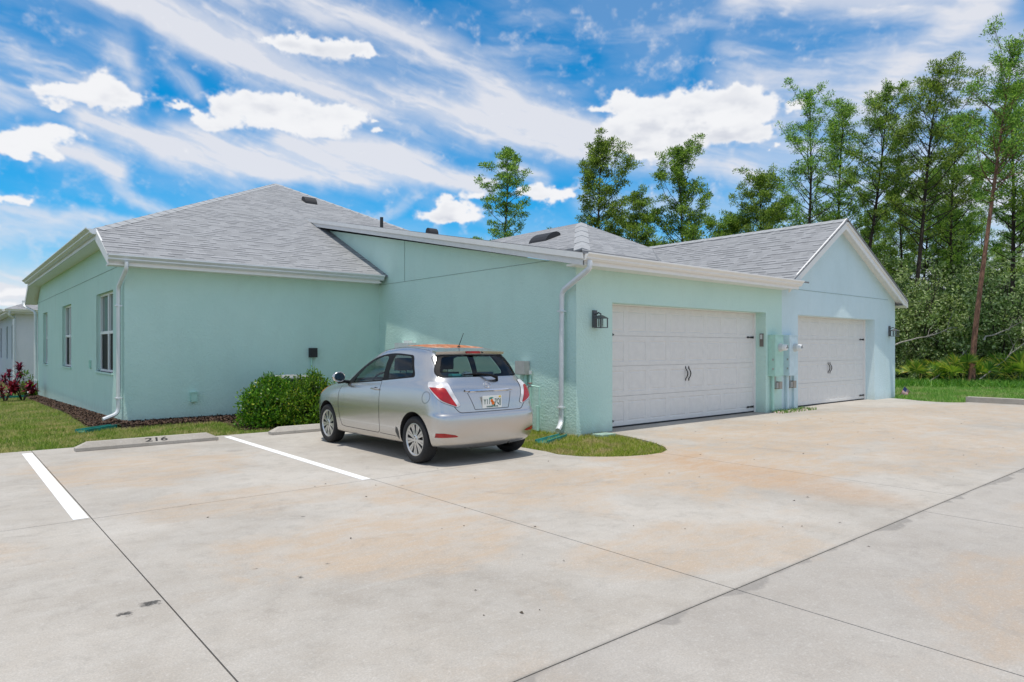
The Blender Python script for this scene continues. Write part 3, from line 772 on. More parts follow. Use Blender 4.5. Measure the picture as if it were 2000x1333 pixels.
# neighbour far left
nb = thing('neighbour_house', 'white and grey neighbouring house beyond the left lawn', 'house', (2.4 * S, 34.7 * S, -.2))
b = MB(S)
wallrect(b, 34.7, 'x', 1, 2.4, 14, ZB - .2, 2.95, [], .1)
m_w = stucco('white_stucco', (.74, .73, .76), (.78, .77, .79)); m_g = stucco('grey_blue_stucco', (.50, .55, .62), (.53, .58, .64))
b.build('wall', m_w, nb, recalc=False, label='white front wall')
b = MB(S); wallrect(b, 2.4, 'y', 1, 34.7, 50, ZB - .2, 2.95, [(36, 36.9, .9, 2.4), (39, 39.9, .9, 2.4), (43, 44, .9, 2.4)], .12); b.build('wall', m_g, nb, recalc=False, label='grey blue side wall')
for y in (36, 39, 43):
    b = MB(S); b.box((2.5, y, .9), (2.53, y + 1, 2.4)); b.build('window', M['pane'], nb)
b = MB(S)
rp(b, [(2.0, 34.3, 3.0), (14.4, 34.3, 3.0), (8.2, 40.5, 5.6)], (1, 0, 0)); rp(b, [(2.0, 50.4, 3.0), (2.0, 34.3, 3.0), (8.2, 40.5, 5.6), (8.2, 44, 5.6)], (0, 1, 0))
b.build('roof', M['shingle'], nb, recalc=False)
b = MB(S); gutter(b, (2.0, 34.3, 3.0), (14.4, 34.3, 3.0), (0, -1, 0)); gutter(b, (2.0, 50, 3.0), (2.0, 34.3, 3.0), (-1, 0, 0)); b.box((2.03, 34.35, 2.82), (14, 34.38, 2.98)); b.box((2.03, 34.4, 2.82), (2.06, 50, 2.98)); b.poly([(2.03, 34.35, 2.84), (14, 34.35, 2.84), (14, 34.7, 2.84), (2.03, 34.7, 2.84)]); b.poly([(2.03, 34.35, 2.84), (2.4, 34.35, 2.84), (2.4, 50, 2.84), (2.03, 50, 2.84)])
b.build('gutter', M['trim'], nb)
b = MB(S); b.tube([(2.15, 34.25, 2.9), (2.15, 34.3, 2.75), (2.33, 34.62, 2.6), (2.33, 34.6, -.3)], .045, 8); b.build('downspout', M['spout'], nb, smooth=True)
# a hip roof seen past it further left
nb2 = thing('neighbour_house', 'low grey roofed house at the far left edge beyond the white one', 'house', (*at(-70, 44), -.2))
ox, oy = at(-60, 44); b = MB()
wallrect(b, oy, 'x', 1, ox - 6, ox + 3, -.5, 2.9, [], .1); b.poly([(ox + 3, oy, -.5), (ox + 3, oy + 9, -.5), (ox + 3, oy + 9, 2.9), (ox + 3, oy, 2.9)]); b.build('wall', m_g, nb2, recalc=False)
b = MB(); rp(b, [(ox - 6.5, oy - .5, 2.9), (ox + 3.5, oy - .5, 2.9), (ox - 1.5, oy + 4.5, 5.0)], (1, 0, 0)); rp(b, [(ox + 3.5, oy - .5, 2.9), (ox + 3.5, oy + 9.5, 2.9), (ox - 1.5, oy + 4.5, 5.0)], (0, 1, 0)); b.build('roof', M['shingle'], nb2, recalc=False)

# ------------------------------------------------------------------ things on and by the walls
def lantern(x, z, label):
    t = thing('wall_lantern', label, 'wall lamp', (x * S, 7.55 * S, z * S), 'wall lanterns beside the garage doors')
    o = Vector((x, 7.55, z))
    b = MB(S); b.box(o + Vector((-.045, -.03, -.13)), o + Vector((.045, -.002, .15))); b.build('back_plate', M['lant'], t, bevel=.004)
    b = MB(S); b.tube([o + Vector((0, -.03, .08)), o + Vector((0, -.10, .11)), o + Vector((0, -.15, .09)), o + Vector((0, -.15, .05))], .012, 8); b.build('arm', M['lant'], t, smooth=True)
    b = MB(S); c = o + Vector((0, -.15, 0)); hw = .075
    top = [c + Vector((sx * hw * 1.15, sy * hw * 1.15, .02)) for sx, sy in ((-1, -1), (1, -1), (1, 1), (-1, 1))]; apx = [c + Vector((sx * .025, sy * .025, .065)) for sx, sy in ((-1, -1), (1, -1), (1, 1), (-1, 1))]
    for k in range(4): b.poly([top[k], top[(k + 1) % 4], apx[(k + 1) % 4], apx[k]])
    b.poly(apx); b.poly([p - Vector((0, 0, .008)) for p in top])
    for k in range(4): b.poly([top[k], top[(k + 1) % 4], top[(k + 1) % 4] - Vector((0, 0, .008)), top[k] - Vector((0, 0, .008))])
    b.build('cap', M['lant'], t)
    b = MB(S)
    for sx in (-1, 1):
        for sy in (-1, 1): b.box(c + Vector((sx * hw - .007, sy * hw - .007, -.14)), c + Vector((sx * hw + .007, sy * hw + .007, .012)))
    for sy in (-1, 1): b.box(c + Vector((-hw + .007, sy * hw - .007, -.14)), c + Vector((hw - .007, sy * hw + .007, -.128)))
    for sx in (-1, 1): b.box(c + Vector((sx * hw - .007, -hw + .007, -.14)), c + Vector((sx * hw + .007, hw - .007, -.128)))
    b.build('cage', M['lant'], t)
    b = MB(S); b.tube([c + Vector((0, 0, -.12)), c + Vector((0, 0, .01))], .04, 12); b.build('glass_shade', M['lampglass'], t, smooth=True)
M['lant'] = plain('bronze_grey_metal', (.12, .125, .13), .45, metal=.5)
lantern(8.14, 1.85, 'dark square wall lantern left of the green garage door')
lantern(20.08, 1.85, 'dark square wall lantern at the right end of the blue wall')

def meter(x0, x1, mat, label, g_=1):
    t = thing('meter_cabinet', label, 'electric meter', (x0 * S, 7.5 * S, 0), 'electric meter cabinets between the garage doors')
    yf = 7.40
    b = MB(S); b.box((x0, yf, .78), (x1, 7.547, 1.66)); cb = b.build('cabinet', mat, t, bevel=.006)
    b = MB(S); b.box((x0 - .008, yf - .012, 1.655), (x1 + .008, 7.547, 1.675)); b.box((x0 + .01, yf - .006, .80), (x1 - .01, yf - .001, 1.23)); b.box((x0 + .01, yf - .006, 1.245), (x1 - .01, yf - .001, 1.64)); b.build('cover', mat, t, bevel=.003)
    xm = x1 - .16; b = MB(S); b.lathe([(0, -.055), (.07, -.055), (.075, -.045), (.075, 0), (.092, 0), (.092, .03)], (xm, yf - .03, 1.40), 'y', 24); b.build('meter_socket', M['whitebox'], t, smooth=True)
    b = MB(S); b.lathe([(0, -.14), (.05, -.14), (.066, -.12), (.068, -.055)], (xm, yf - .03, 1.40), 'y', 24); gl = b.build('meter_glass', M['frame'], t, smooth=True)
    b = MB(S); b.box((xm - .045, yf - .176, 1.385), (xm + .045, yf - .171, 1.402)); b.build('meter_dial', M['black'], t)
    b = MB(S); b.box((xm - .02, yf - .176, 1.42), (xm + .03, yf - .171, 1.44)); b.build('meter_dial', M['black'], t)
    b = MB(S); b.cyl((x0 + .09, 7.49, -.06), (x0 + .09, 7.49, .79), .032, 12); b.build('conduit', mat, t, smooth=True)
    b = MB(S); b.cyl((x0 + .20, 7.5, .62), (x0 + .20, 7.5, .79), .02, 10); b.box((x0 + .17, 7.44, .52), (x0 + .24, 7.545, .64)); b.build('grounding_fitting', M['grey'], t)
    b = MB(S); b.box((x0 + .24, 7.42, .50), (x0 + .36, 7.545, .66)); b.build('small_box', plain('tan_plastic', (.36, .32, .27), .6), t, bevel=.004)
    for z in (.92, 1.12): b = MB(S); b.box((x0 - .012, yf + .02, z), (x0 + .002, yf + .05, z + .04)); b.build('latch', M['grey'], t)
    return t
meter(13.62, 13.99, M['greenpaint'], 'green painted electric meter cabinet beside the green garage door')
meter(14.24, 14.63, M['bluepaint'], 'pale blue electric meter cabinet at the left of the blue garage door')
b = MB(S); b.box((14.66, 7.50, -.05), (14.80, 7.547, 1.66)); 
tag(b.build('cable_cover', M['bluepaint'], bevel=.003), 'tall narrow pale blue cable cover beside the blue meter cabinet', 'cable cover')
# flower and gravel patch
V = []; F = []
rg = np.random.default_rng(9)
def pebbles(n, xr, yr, mat, name, size=(.015, .045), z0=0.0):
    b = MB()
    for _ in range(n):
        x = rg.uniform(*xr) * S; y = rg.uniform(*yr) * S; s_ = rg.uniform(*size)
        if callable(z0) and not z0(x, y): continue
        p = [(s_ * math.cos(a) * rg.uniform(.7, 1), s_ * math.sin(a) * rg.uniform(.7, 1)) for a in np.linspace(0, 6.28, 7)[:-1]]
        h = s_ * rg.uniform(.5, 1)
        lo = [(x + u, y + v, .001) for u, v in p]; hi = [(x + u * .6, y + v * .6, h) for u, v in p]
        for k in range(6): b.poly([lo[k], lo[(k + 1) % 6], hi[(k + 1) % 6], hi[k]])
        b.poly(hi)
    return b.build(name, mat, recalc=False)
mpe, nt, pb = newmat('pink_white_stones'); g = NT(nt); g.put(pb.inputs['Base Color'], g.mix(g.n('ShaderNodeNewGeometry').outputs['Random Per Island'], (.68, .60, .55), (.50, .36, .32))); pb.inputs['Roughness'].default_value = .8
tag(pebbles(170, (13.62, 15.0), (7.22, 7.52), mpe, 'pebbles'), 'pale pink and white pebbles below the meter cabinets', 'pebbles', kind='stuff')
P = np.c_[rg.uniform(13.6, 15.1, 500) * S, rg.uniform(7.2, 7.5, 500) * S, np.zeros(500)]
rng = np.random.default_rng(12)
tag(blades('weeds', P, M['weed'], (.03, .09), .01), 'small green weeds among the pebbles under the meters', 'weeds', kind='stuff')

def small(name, label, cat, boxes, mat, bevel=.004):
    b = MB(S)
    for a, c in boxes: b.box(a, c)
    return tag(b.build(name, mat, bevel=bevel), label, cat)
t = thing('keypad', 'brown garage keypad on the reveal right of the green garage door', 'keypad', (13.5 * S, 7.65 * S, 1.5 * S))
b = MB(S); b.box((13.495, 7.60, 1.42), (13.518, 7.68, 1.70)); b.build('housing', plain('taupe_plastic', (.17, .15, .13), .5), t, bevel=.004)
b = MB(S); b.box((13.49, 7.615, 1.58), (13.4945, 7.665, 1.68)); b.build('key_panel', M['whitebox'], t)
small('vent_cover', 'small square green dryer vent low on the green wall', 'vent cover', [((3.66, 13.80, .36), (3.77, 13.878, .53)), ((3.65, 13.79, .53), (3.78, 13.878, .545))], M['greenpaint'])
small('outlet_box', 'small green outlet cover between the side windows', 'outlet', [((2.51, 17.40, .94), (2.547, 17.52, 1.12))], M['greenpaint'])
t = thing('junction_box', 'black square box with a conduit on the green wall above the bush', 'junction box', (6.11 * S, 13.85 * S, 1.2 * S))
b = MB(S); b.box((6.03, 13.78, 1.19), (6.19, 13.876, 1.39)); b.build('box', M['vent'], t, bevel=.004)
b = MB(S); b.cyl((6.08, 13.85, 0), (6.08, 13.85, 1.19), .018, 8); b.build('conduit', M['greenpaint'], t, smooth=True)
t = thing('disconnect_box', 'white electrical box on the garage side wall just above the car roof', 'electrical box', (7.6 * S, 12.5 * S, 1.2 * S))
b = MB(S); b.box((7.54, 12.28, 1.1), (7.727, 12.86, 1.50)); b.build('box', M['whitebox'], t, bevel=.008)
b = MB(S); b.box((7.60, 12.40, 1.50), (7.70, 12.58, 1.55)); b.build('lid_tab', M['whitebox'], t, bevel=.004)
b = MB(S); b.cyl((7.66, 12.5, 0), (7.66, 12.5, 1.1), .03, 8); b.build('conduit', M['greenpaint'], t, smooth=True)
t = thing('irrigation_controller', 'grey irrigation control box on the garage side wall behind the car', 'control box', (7.65 * S, 8.76 * S, 1.0 * S))
b = MB(S); b.box((7.60, 8.66, .93), (7.727, 8.88, 1.16)); b.box((7.59, 8.65, .94), (7.603, 8.89, 1.165)); b.build('box', M['grey'], t, bevel=.006)
b = MB(S); b.cyl((7.68, 8.72, .1), (7.68, 8.72, .93), .03, 10); b.cyl((7.69, 8.60, 0), (7.69, 8.60, 1.0), .016, 8); b.build('conduit', M['greenpaint'], t, smooth=True)
b = MB(S); b.cyl((7.69, 8.60, .94), (7.69, 8.60, 1.0), .03, 8); b.build('knob', M['whitebox'], t)
t = thing('hose_bib', 'outdoor tap with a red handle on a thin green pipe behind the car', 'tap', (7.65 * S, 8.4 * S, 0))
b = MB(S); b.tube([(7.62, 8.30, .40), (7.62, 8.30, .74), (7.60, 8.47, .75)], .014, 8); b.cyl((7.64, 8.36, 0), (7.64, 8.36, .42), .03, 10); b.build('pipe', M['greenpaint'], t, smooth=True)
b = MB(S); b.tube([(7.60, 8.47, .75), (7.58, 8.53, .74), (7.56, 8.56, .68)], .02, 8); b.build('spout', M['grey'], t, smooth=True)
b = MB(S); b.lathe([(0, 0), (.04, 0), (.04, .01), (0, .012)], (7.59, 8.50, .79), 'z', 10); b.cyl((7.59, 8.5, .74), (7.59, 8.5, .79), .008, 6); b.build('handle', M['brass'], t)

# splash blocks (teal channels)
def splash(a, c, w, label):
    A, C = Vector(a), Vector(c); t = (C - A).normalized(); s_ = t.cross(Vector((0, 0, 1))).normalized(); b = MB(S)
    prof = [(-w, .055), (-w * .8, .055), (-w * .7, .015), (w * .7, .015), (w * .8, .055), (w, .055), (w, 0), (-w, 0)]
    pa = [A + s_ * u * .7 + Vector((0, 0, v)) for u, v in prof]; pc = [C + s_ * u * 1.1 + Vector((0, 0, v)) for u, v in prof]; n = len(prof)
    for i in range(n): b.poly([pa[i], pa[(i + 1) % n], pc[(i + 1) % n], pc[i]])
    b.poly(pa); b.poly(pc[::-1])
    return tag(b.build('splash_block', M['teal']), label, 'splash block', 'teal splash blocks under the downspouts')
splash((2.34, 13.62, -.01), (1.78, 13.20, -.02), .10, 'teal splash block on the mulch at the near left house corner')
splash((7.5, 7.62, -.02), (6.75, 7.30, -.02), .10, 'teal splash block in the grass beside the parked car')
splash((2.2, 27.9, -.25), (1.4, 27.7, -.25), .10, 'teal splash block at the far back corner by the red plants')
small('valve_cover', 'flat pale green utility lid in the grass by the garage corner', 'utility cover', [((7.92, 7.18, -.02), (8.26, 7.40, .018))], plain('faded_green_lid', (.30, .42, .36), .7, var=.2))

# wheel stops
def stop(x0, x1, y0, label):
    y1 = y0 + .17; h = .115; b = MB(S)
    e = .14
    A = [(x0, y0, .004), (x0 + .0, y1, .004), (x0 + e, y1 - .035, h), (x0 + e, y0 + .05, h)]; C = [(x1, y0, .004), (x1, y1, .004), (x1 - e, y1 - .035, h), (x1 - e, y0 + .05, h)]
    mid = [(x0, y0, .045), (x1, y0, .045), (x1, y1, .045), (x0, y1, .045)]; lo = [(x0, y0, .004), (x1, y0, .004), (x1, y1, .004), (x0, y1, .004)]
    hi = [A[3], C[3], C[2], A[2]]
    for P_, Q_ in ((lo, mid), (mid, hi)):
        for k in range(4): b.poly([P_[k], P_[(k + 1) % 4], Q_[(k + 1) % 4], Q_[k]])
    b.poly(hi); b.poly(lo[::-1])
    return tag(b.build('wheel_stop', M['stopconc'], bevel=.008), label, 'wheel stop', 'concrete wheel stops')
w1 = stop(1.38, 3.20, 10.62, 'concrete wheel stop stencilled 216 in the empty bay')
stop(4.03, 5.85, 10.66, 'plain concrete wheel stop in front of the silver car')
def textobj(s_, name, size, mat, parent, loc, rot, ext=.0006, align='CENTER', narrow=1.0, weight=0):
    cu = bpy.data.curves.new(name, 'FONT'); cu.body = s_; cu.size = size; cu.extrude = ext; cu.align_x = align; cu.align_y = 'CENTER'; cu.offset = weight
    o = bpy.data.objects.new(name, cu); col.objects.link(o); bpy.context.view_layer.update()
    me = bpy.data.meshes.new_from_object(o.evaluated_get(bpy.context.evaluated_depsgraph_get())); bpy.data.objects.remove(o)
    me.materials.clear(); me.materials.append(mat)
    o = bpy.data.objects.new(name, me); col.objects.link(o); me.transform(Matrix.Diagonal((narrow, 1, 1, 1)))
    me.transform(Matrix.Translation(loc) @ rot)
    if parent is not None: o.parent = parent
    return o
sl = math.atan2(.07 * S, .05 * S)
tx = textobj('216', 'stencilled_number', .155, plain('stencil_black', (.03, .03, .03), .8), None, (0, 0, 0), Matrix.Identity(4), .001, narrow=1.35, weight=.003)
tx.parent = w1
# lies on the slanted front face of the stop
nrm_rot = Matrix.Rotation(sl, 4, 'X')
tx.data.transform(Matrix.Translation((2.36 * S, (10.62 + .026) * S, .081 * S + .001)) @ nrm_rot @ Matrix.Diagonal((1, .56, 1, 1)))

# kerb at right
t = MB(S); 
kp = [(20.2, 5.75), (20.2, -8)]
t.prism([(20.2, -8, -.05), (20.2, 5.75, -.05), (20.2, 5.75, .13), (20.2, -8, .13)], (.28, 0, 0))
tag(t.build('kerb', M['stopconc'], bevel=.015), kind='structure')

# little flags
t = thing('utility_flag', 'tiny orange marker flag in the mulch left of the bush', 'marker flag', (4.5 * S, 13.2 * S, 0))
fx, fy = at(447, 14.6)
t.location = (fx, fy, 0); LOC[t.name] = Vector((fx, fy, 0))
b = MB(); b.cyl((fx, fy, -.05), (fx, fy, .18), .002, 5); b.build('wire', M['grey'], t)
m_o = plain('orange_vinyl', (.75, .16, .02), .5)
b = MB(); d_ = Vector((ST, -CT, 0)); nn = Vector((CT, ST, 0))
for k in range(4):
    a0 = Vector((fx, fy, 0)) + d_ * (.012 * k - .02) + nn * (.006 * math.sin(k * 2)); a1 = Vector((fx, fy, 0)) + d_ * (.012 * (k + 1) - .02) + nn * (.006 * math.sin(k * 2 + 2))
    b.prism([a0 + Vector((0, 0, .05 - .004 * k)), a1 + Vector((0, 0, .045 - .004 * k)), a1 + Vector((0, 0, .17 - .03 * k)), a0 + Vector((0, 0, .19 - .03 * k))], (.001, .001, 0))
b.build('flag', m_o, t)
fx, fy = at(1768, 21.0)
t = thing('small_flag', 'small American flag leaning on the lawn right of the blue wall', 'flag', (fx, fy, 0))
d_ = Vector((ST, -CT, 0)); up = Vector((0, 0, 1))
o = Vector((fx, fy, 0))
top = o + d_ * -.02 + up * .28; bot = o + d_ * .28 + up * .0
b = MB(); b.cyl(bot, top, .006, 6); b.build('staff', plain('wood_stick', (.4, .3, .2), .7), t)
ax = (bot - top).normalized(); dn = (d_ * -.5 + up * -.87)
m_r = plain('flag_red', (.45, .03, .04), .7); m_wt = plain('flag_white', (.75, .74, .72), .7); m_bl = plain('flag_blue', (.04, .07, .22), .7)
for cname, mt, rows in (('flag_stripe', m_r, range(0, 13, 2)), ('flag_stripe', m_wt, range(1, 13, 2))):
    b = MB()
    for r_ in rows:
        u0, u1 = r_ / 13 * .22, (r_ + 1) / 13 * .22; l0 = .12 if r_ < 7 else 0
        for k in range(4):
            w0 = l0 + (.30 - l0) * k / 4; w1_ = l0 + (.30 - l0) * (k + 1) / 4
            q = lambda u, w: top + ax * u + dn * w + Vector((CT, ST, 0)) * .012 * math.sin(w * 25)
            b.poly([q(u0, w0), q(u1, w0), q(u1, w1_), q(u0, w1_)])
    b.build(cname, mt, t, recalc=False)
b = MB(); q = lambda u, w: top + ax * u + dn * w + Vector((CT, ST, 0)) * .012 * math.sin(w * 25)
b.poly([q(0, 0), q(.22 * 7 / 13, 0), q(.22 * 7 / 13, .12), q(0, .12)]); b.build('flag_canton', m_bl, t, recalc=False)

# air conditioner behind the bush
ax0, ay0 = at(566, 14.0); t = thing('air_conditioner', 'grey air conditioning unit half hidden behind the bush', 'air conditioner', (ax0, ay0, 0))
b = MB(); w = .42; 
b.box((ax0 - w, ay0 - w, 0), (ax0 + w, ay0 + w, .06)); b.build('pad', M['stopconc'], t, bevel=.01)
b = MB()
for k in range(20):
    z = .10 + k * .037; b.box((ax0 - w + .03, ay0 - w + .03, z), (ax0 + w - .03, ay0 + w - .03, z + .018))
b.box((ax0 - w + .06, ay0 - w + .06, .06), (ax0 + w - .06, ay0 + w - .06, .86)); b.build('coil_guard', plain('ac_dark', (.05, .05, .055), .5, metal=.5), t)
b = MB(); b.box((ax0 - w, ay0 - w, .84), (ax0 + w, ay0 + w, .875))
for sx in (-1, 1):
    for sy in (-1, 1): b.box((ax0 + sx * (w - .03) - .03, ay0 + sy * (w - .03) - .03, .06), (ax0 + sx * (w - .03) + .03, ay0 + sy * (w - .03) + .03, .84))
b.build('cabinet_frame', plain('ac_grey', (.42, .43, .44), .4, metal=.3), t, bevel=.004)
b = MB()
for r_ in (.08, .14, .20, .26, .32): b.lathe([(r_, 0), (r_ + .006, .004), (r_ + .006, 0)], (ax0, ay0, .892), 'z', 32)
for k in range(12): a = k * math.pi / 6; b.cyl((ax0 + .05 * math.cos(a), ay0 + .05 * math.sin(a), .91), (ax0 + .36 * math.cos(a), ay0 + .36 * math.sin(a), .88), .004, 5)
b.build('fan_grille', M['grey'], t)
# ------------------------------------------------------------------ the silver hatchback
CX, CY = 5.41, 7.34
car = thing('hatchback_car', 'silver three-door hatchback with peeling rust-orange roof parked by the garage wall', 'car', (CX, CY, .003))
LOC[car.name] = Vector((0, 0, 0))      # parts are modelled in the car's own frame

m, nt, pb = newmat('silver_car_paint'); g = NT(nt); o_ = g.obj()
sep = g.n('ShaderNodeSeparateXYZ'); g.put(sep.inputs[0], o_); ox_, oy_, oz_ = sep.outputs
n1 = g.noise(o_, 4.5, 6, .68, .7); n2 = g.noise(o_, 14, 5, .7)
top = g.ramp(oz_, 1.445, 1.472)
ed = g.ramp(g.math('ABSOLUTE', ox_), .40, .58, 1, 0)
fr = g.ramp(oy_, 1.05, 1.35, 1, 0)
pk = g.math('MULTIPLY', g.math('MULTIPLY', top, ed), fr)
pk = g.ramp(g.math('ADD', pk, g.math('MULTIPLY', n1, .55)), .98, 1.06)
rust = g.mix(g.ramp(n2, .35, .65), (.28, .085, .03), (.50, .19, .07))
rust = g.mix(g.ramp(n1, .55, .66), rust, (.55, .47, .38))
flake = g.noise(o_, 900, 2)
silver = g.mix(flake, (.49, .485, .475), (.60, .59, .575))
dust = g.ramp(g.math('ADD', oz_, g.math('MULTIPLY', g.noise(o_, 9, 4), .12)), .22, .5, .35, 0)
silver = g.mix(dust, silver, (.48, .43, .36))
back = g.n('ShaderNodeNewGeometry').outputs['Backfacing']
cc = g.mix(pk, silver, rust); cc = g.mix(back, cc, (.03, .03, .032))
g.put(pb.inputs['Base Color'], cc)
g.put(pb.inputs['Metallic'], g.math('MULTIPLY', g.math('SUBTRACT', 1, g.math('MAXIMUM', pk, back)), .92))
g.put(pb.inputs['Roughness'], g.math('ADD', .27, g.math('MULTIPLY', g.math('MAXIMUM', pk, back), .4)))
g.put(pb.inputs['Coat Weight'], g.math('MULTIPLY', g.math('SUBTRACT', 1, g.math('MAXIMUM', pk, back)), .7)); pb.inputs['Coat Roughness'].default_value = .06
M['paint'] = m
M['cblack'] = plain('black_car_trim', (.007, .007, .008), .55, spec=.2)
M['well'] = plain('wheel_well', (.010, .010, .010), .95)
M['tyre'] = plain('tyre_rubber', (.013, .013, .014), .8, bump=.3, bscale=200)
M['rim'] = plain('silver_wheel_cover', (.55, .55, .54), .28, metal=.8)
M['rimdark'] = plain('wheel_dark', (.03, .03, .03), .6)
M['chrome'] = plain('chrome', (.80, .80, .82), .10, metal=1, var=.01)
M['seat'] = plain('dark_seat_fabric', (.022, .024, .028), .9)
M['seat2'] = plain('blue_grey_seat', (.05, .08, .13), .9)
def lens(name, c, rough=.08):
    m, nt, b = newmat(name); g = NT(nt); o = g.obj()
    v = g.n('ShaderNodeTexVoronoi'); g.put(v.inputs['Vector'], o); v.inputs['Scale'].default_value = 90
    f = g.ramp(g.noise(o, 9, 3), .35, .65)
    g.put(b.inputs['Base Color'], g.mix(f, [x * .75 for x in c], [min(1, x * 1.15) for x in c])); b.inputs['Roughness'].default_value = .25; b.inputs['Coat Weight'].default_value = .35; b.inputs['Coat Roughness'].default_value = rough
    g.put(b.inputs['Normal'], g.bump(v.outputs['Distance'], .25, .004)); return m
M['redlens'] = lens('red_lamp_lens', (.36, .004, .005)); M['clearlens'] = lens('clear_lamp_lens', (.62, .62, .64)); M['amber'] = lens('amber_lamp_lens', (.85, .28, .02))

ylow = [2.84, 2.51, 2.15, 1.75, 1.3, .85, .4, 0, -.26]
ybelt = [2.0, 1.78, 1.5, 1.22, .95, .68, .36, .12, -.08]
yroof = [1.26, 1.14, 1.0, .85, .68, .48, .28, .13, .02]
fx_ = [0, .42, .73, .90]; fo = [0, .012, .085, .24]
rx_ = [.975, .90, .73, .40, 0]; ro = [.20, .085, .03, .006, 0]
def bodyrow(z, W, yf, yr, t=0, zf=None, zr=None, wf=.96):
    """one closed half contour: front centre -> side -> rear centre"""
    out = []
    zf = z if zf is None else zf; zr = z if zr is None else zr
    for k in range(4): out.append((fx_[k] * W, yf - fo[k] * (1 + .3 * t), zf))
    for k in range(9):
        y = ylow[k] * (1 - t) + ybelt[k] * t; s_ = k / 8
        w = W * (wf if k == 0 else .992 if k == 1 else 1 if k < 7 else .998 if k == 7 else .99)
        out.append((w, y, zf * (1 - s_) + zr * s_ if (zf != z or zr != z) else z))
    for k in range(5): out.append((rx_[k] * W, yr + ro[k], zr))
    return out
def lerp(a, b, t): return [tuple(p[i] * (1 - t) + q[i] * t for i in range(3)) for p, q in zip(a, b)]
belt = [(0, 2.36, 1.02), (.33, 2.34, 1.015), (.56, 2.26, .995), (.68, 2.14, .965)]
zb = [.925, .94, .955, .975, .995, 1.02, 1.045, 1.062, 1.07]
xb = [.745, .765, .775, .78, .78, .775, .765, .75, .735]
belt += [(xb[k], ybelt[k], zb[k]) for k in range(9)]
belt += [(.70, -.21, 1.072), (.62, -.30, 1.074), (.44, -.352, 1.075), (.22, -.366, 1.076), (0, -.37, 1.077)]
roofe = [(0, 1.52, 1.405), (.28, 1.50, 1.40), (.46, 1.43, 1.39), (.545, 1.35, 1.385)]
zr_ = [1.40, 1.414, 1.427, 1.435, 1.44, 1.438, 1.43, 1.42, 1.41]
xr_ = [.585, .60, .608, .612, .612, .608, .602, .595, .58]
roofe += [(xr_[k], yroof[k], zr_[k]) for k in range(9)]
roofe += [(.565, -.04, 1.392), (.53, -.075, 1.385), (.40, -.095, 1.39), (.20, -.105, 1.398), (0, -.108, 1.40)]
def bulge(c, d):
    return [(x + (d if x > .3 else d * x / .3 if x else 0), y + (d * .6 if i < 3 else -d * .6 if i > 13 else 0), z) for i, (x, y, z) in enumerate(c)]
hoodmid = bodyrow(.93, .80, 2.96, -.46, .55, zf=.90, zr=1.0)
rows = [bodyrow(.185, .74, 3.08, -.46), bodyrow(.20, .80, 3.17, -.555, zr=.255, zf=.19), bodyrow(.27, .822, 3.215, -.588, zr=.31, zf=.25),
        bodyrow(.43, .840, 3.235, -.600), bodyrow(.56, .846, 3.215, -.604, zr=.575), bodyrow(.635, .8475, 3.18, -.590, zr=.628), bodyrow(.66, .847, 3.165, -.558, zr=.650),
        bodyrow(.76, .842, 3.12, -.548, zf=.74), bodyrow(.86, .828, 3.05, -.512, .2, zf=.82, zr=.88)]
rows.append(lerp(hoodmid, rows[-1], .25))
def setz(c, f): return [(x, y, f(i, x, y, z)) for i, (x, y, z) in enumerate(c)]
r9 = bodyrow(.92, .812, 2.93, -.47, .5, zf=.875, zr=.965); r10 = lerp(r9, belt, .55)
for i in range(5): r10[i] = (r10[i][0], r10[i][1], [.965, .96, .945, .92, .90][i])
rows = rows[:9] + [r9, r10, belt, bulge(lerp(belt, roofe, .33), .022), bulge(lerp(belt, roofe, .68), .022), roofe]
def shrink(c, k, dz, yc=.72, ky=None):
    ky = k if ky is None else ky
    return [(x * k, yc + (y - yc) * ky, z + dz) for x, y, z in c]
rows += [shrink(roofe, .90, .030, ky=.93), shrink(roofe, .66, .060, ky=.80), shrink(roofe, .33, .075, ky=.6)]
NC = len(rows[0])
bm = bmesh.new(); grid = []
for r in rows:
    line = []
    for i, p in enumerate(r): line.append(bm.verts.new(p))
    mir = [line[i] if i in (0, NC - 1) else bm.verts.new((-r[i][0], r[i][1], r[i][2])) for i in range(NC)]
    grid.append((line, mir))
for a, c in zip(grid, grid[1:]):
    for s_ in (0, 1):
        for i in range(NC - 1):
            q = [a[s_][i], a[s_][i + 1], c[s_][i + 1], c[s_][i]]
            bm.faces.new(q if s_ == 0 else q[::-1])
for r_, flip in ((grid[-1], False), (grid[0], True)):
    for i in range(NC - 1):
        q = [r_[0][i], r_[0][i + 1], r_[1][i + 1], r_[1][i]]; q = list(dict.fromkeys(q))
        if len(q) > 2: bm.faces.new(q if not flip else q[::-1])
bmesh.ops.recalc_face_normals(bm, faces=bm.faces)
me = bpy.data.meshes.new('car_ctrl'); bm.to_mesh(me); bm.free()
me.materials.append(M['paint']); me.materials.append(M['well'])
tmp = bpy.data.objects.new('car_ctrl', me); col.objects.link(tmp)
ss = tmp.modifiers.new('s', 'SUBSURF'); ss.levels = 3; ss.render_levels = 3
# wheel-arch cutters
cut = MB()
for y in (0, 2.51):
    for sg in (-1, 1): cut.cyl((sg * .56, y, .315), (sg * 1.0, y, .315), .338, 48, 1)
co = cut.build('arch_cut', [M['paint'], M['well']])
bo = tmp.modifiers.new('b', 'BOOLEAN'); bo.operation = 'DIFFERENCE'; bo.object = co; bo.solver = 'EXACT'; bo.material_mode = 'INDEX'
bpy.context.view_layer.update()
dg = bpy.context.evaluated_depsgraph_get()
me2 = bpy.data.meshes.new_from_object(tmp.evaluated_get(dg))
bpy.data.objects.remove(tmp); bpy.data.objects.remove(co)

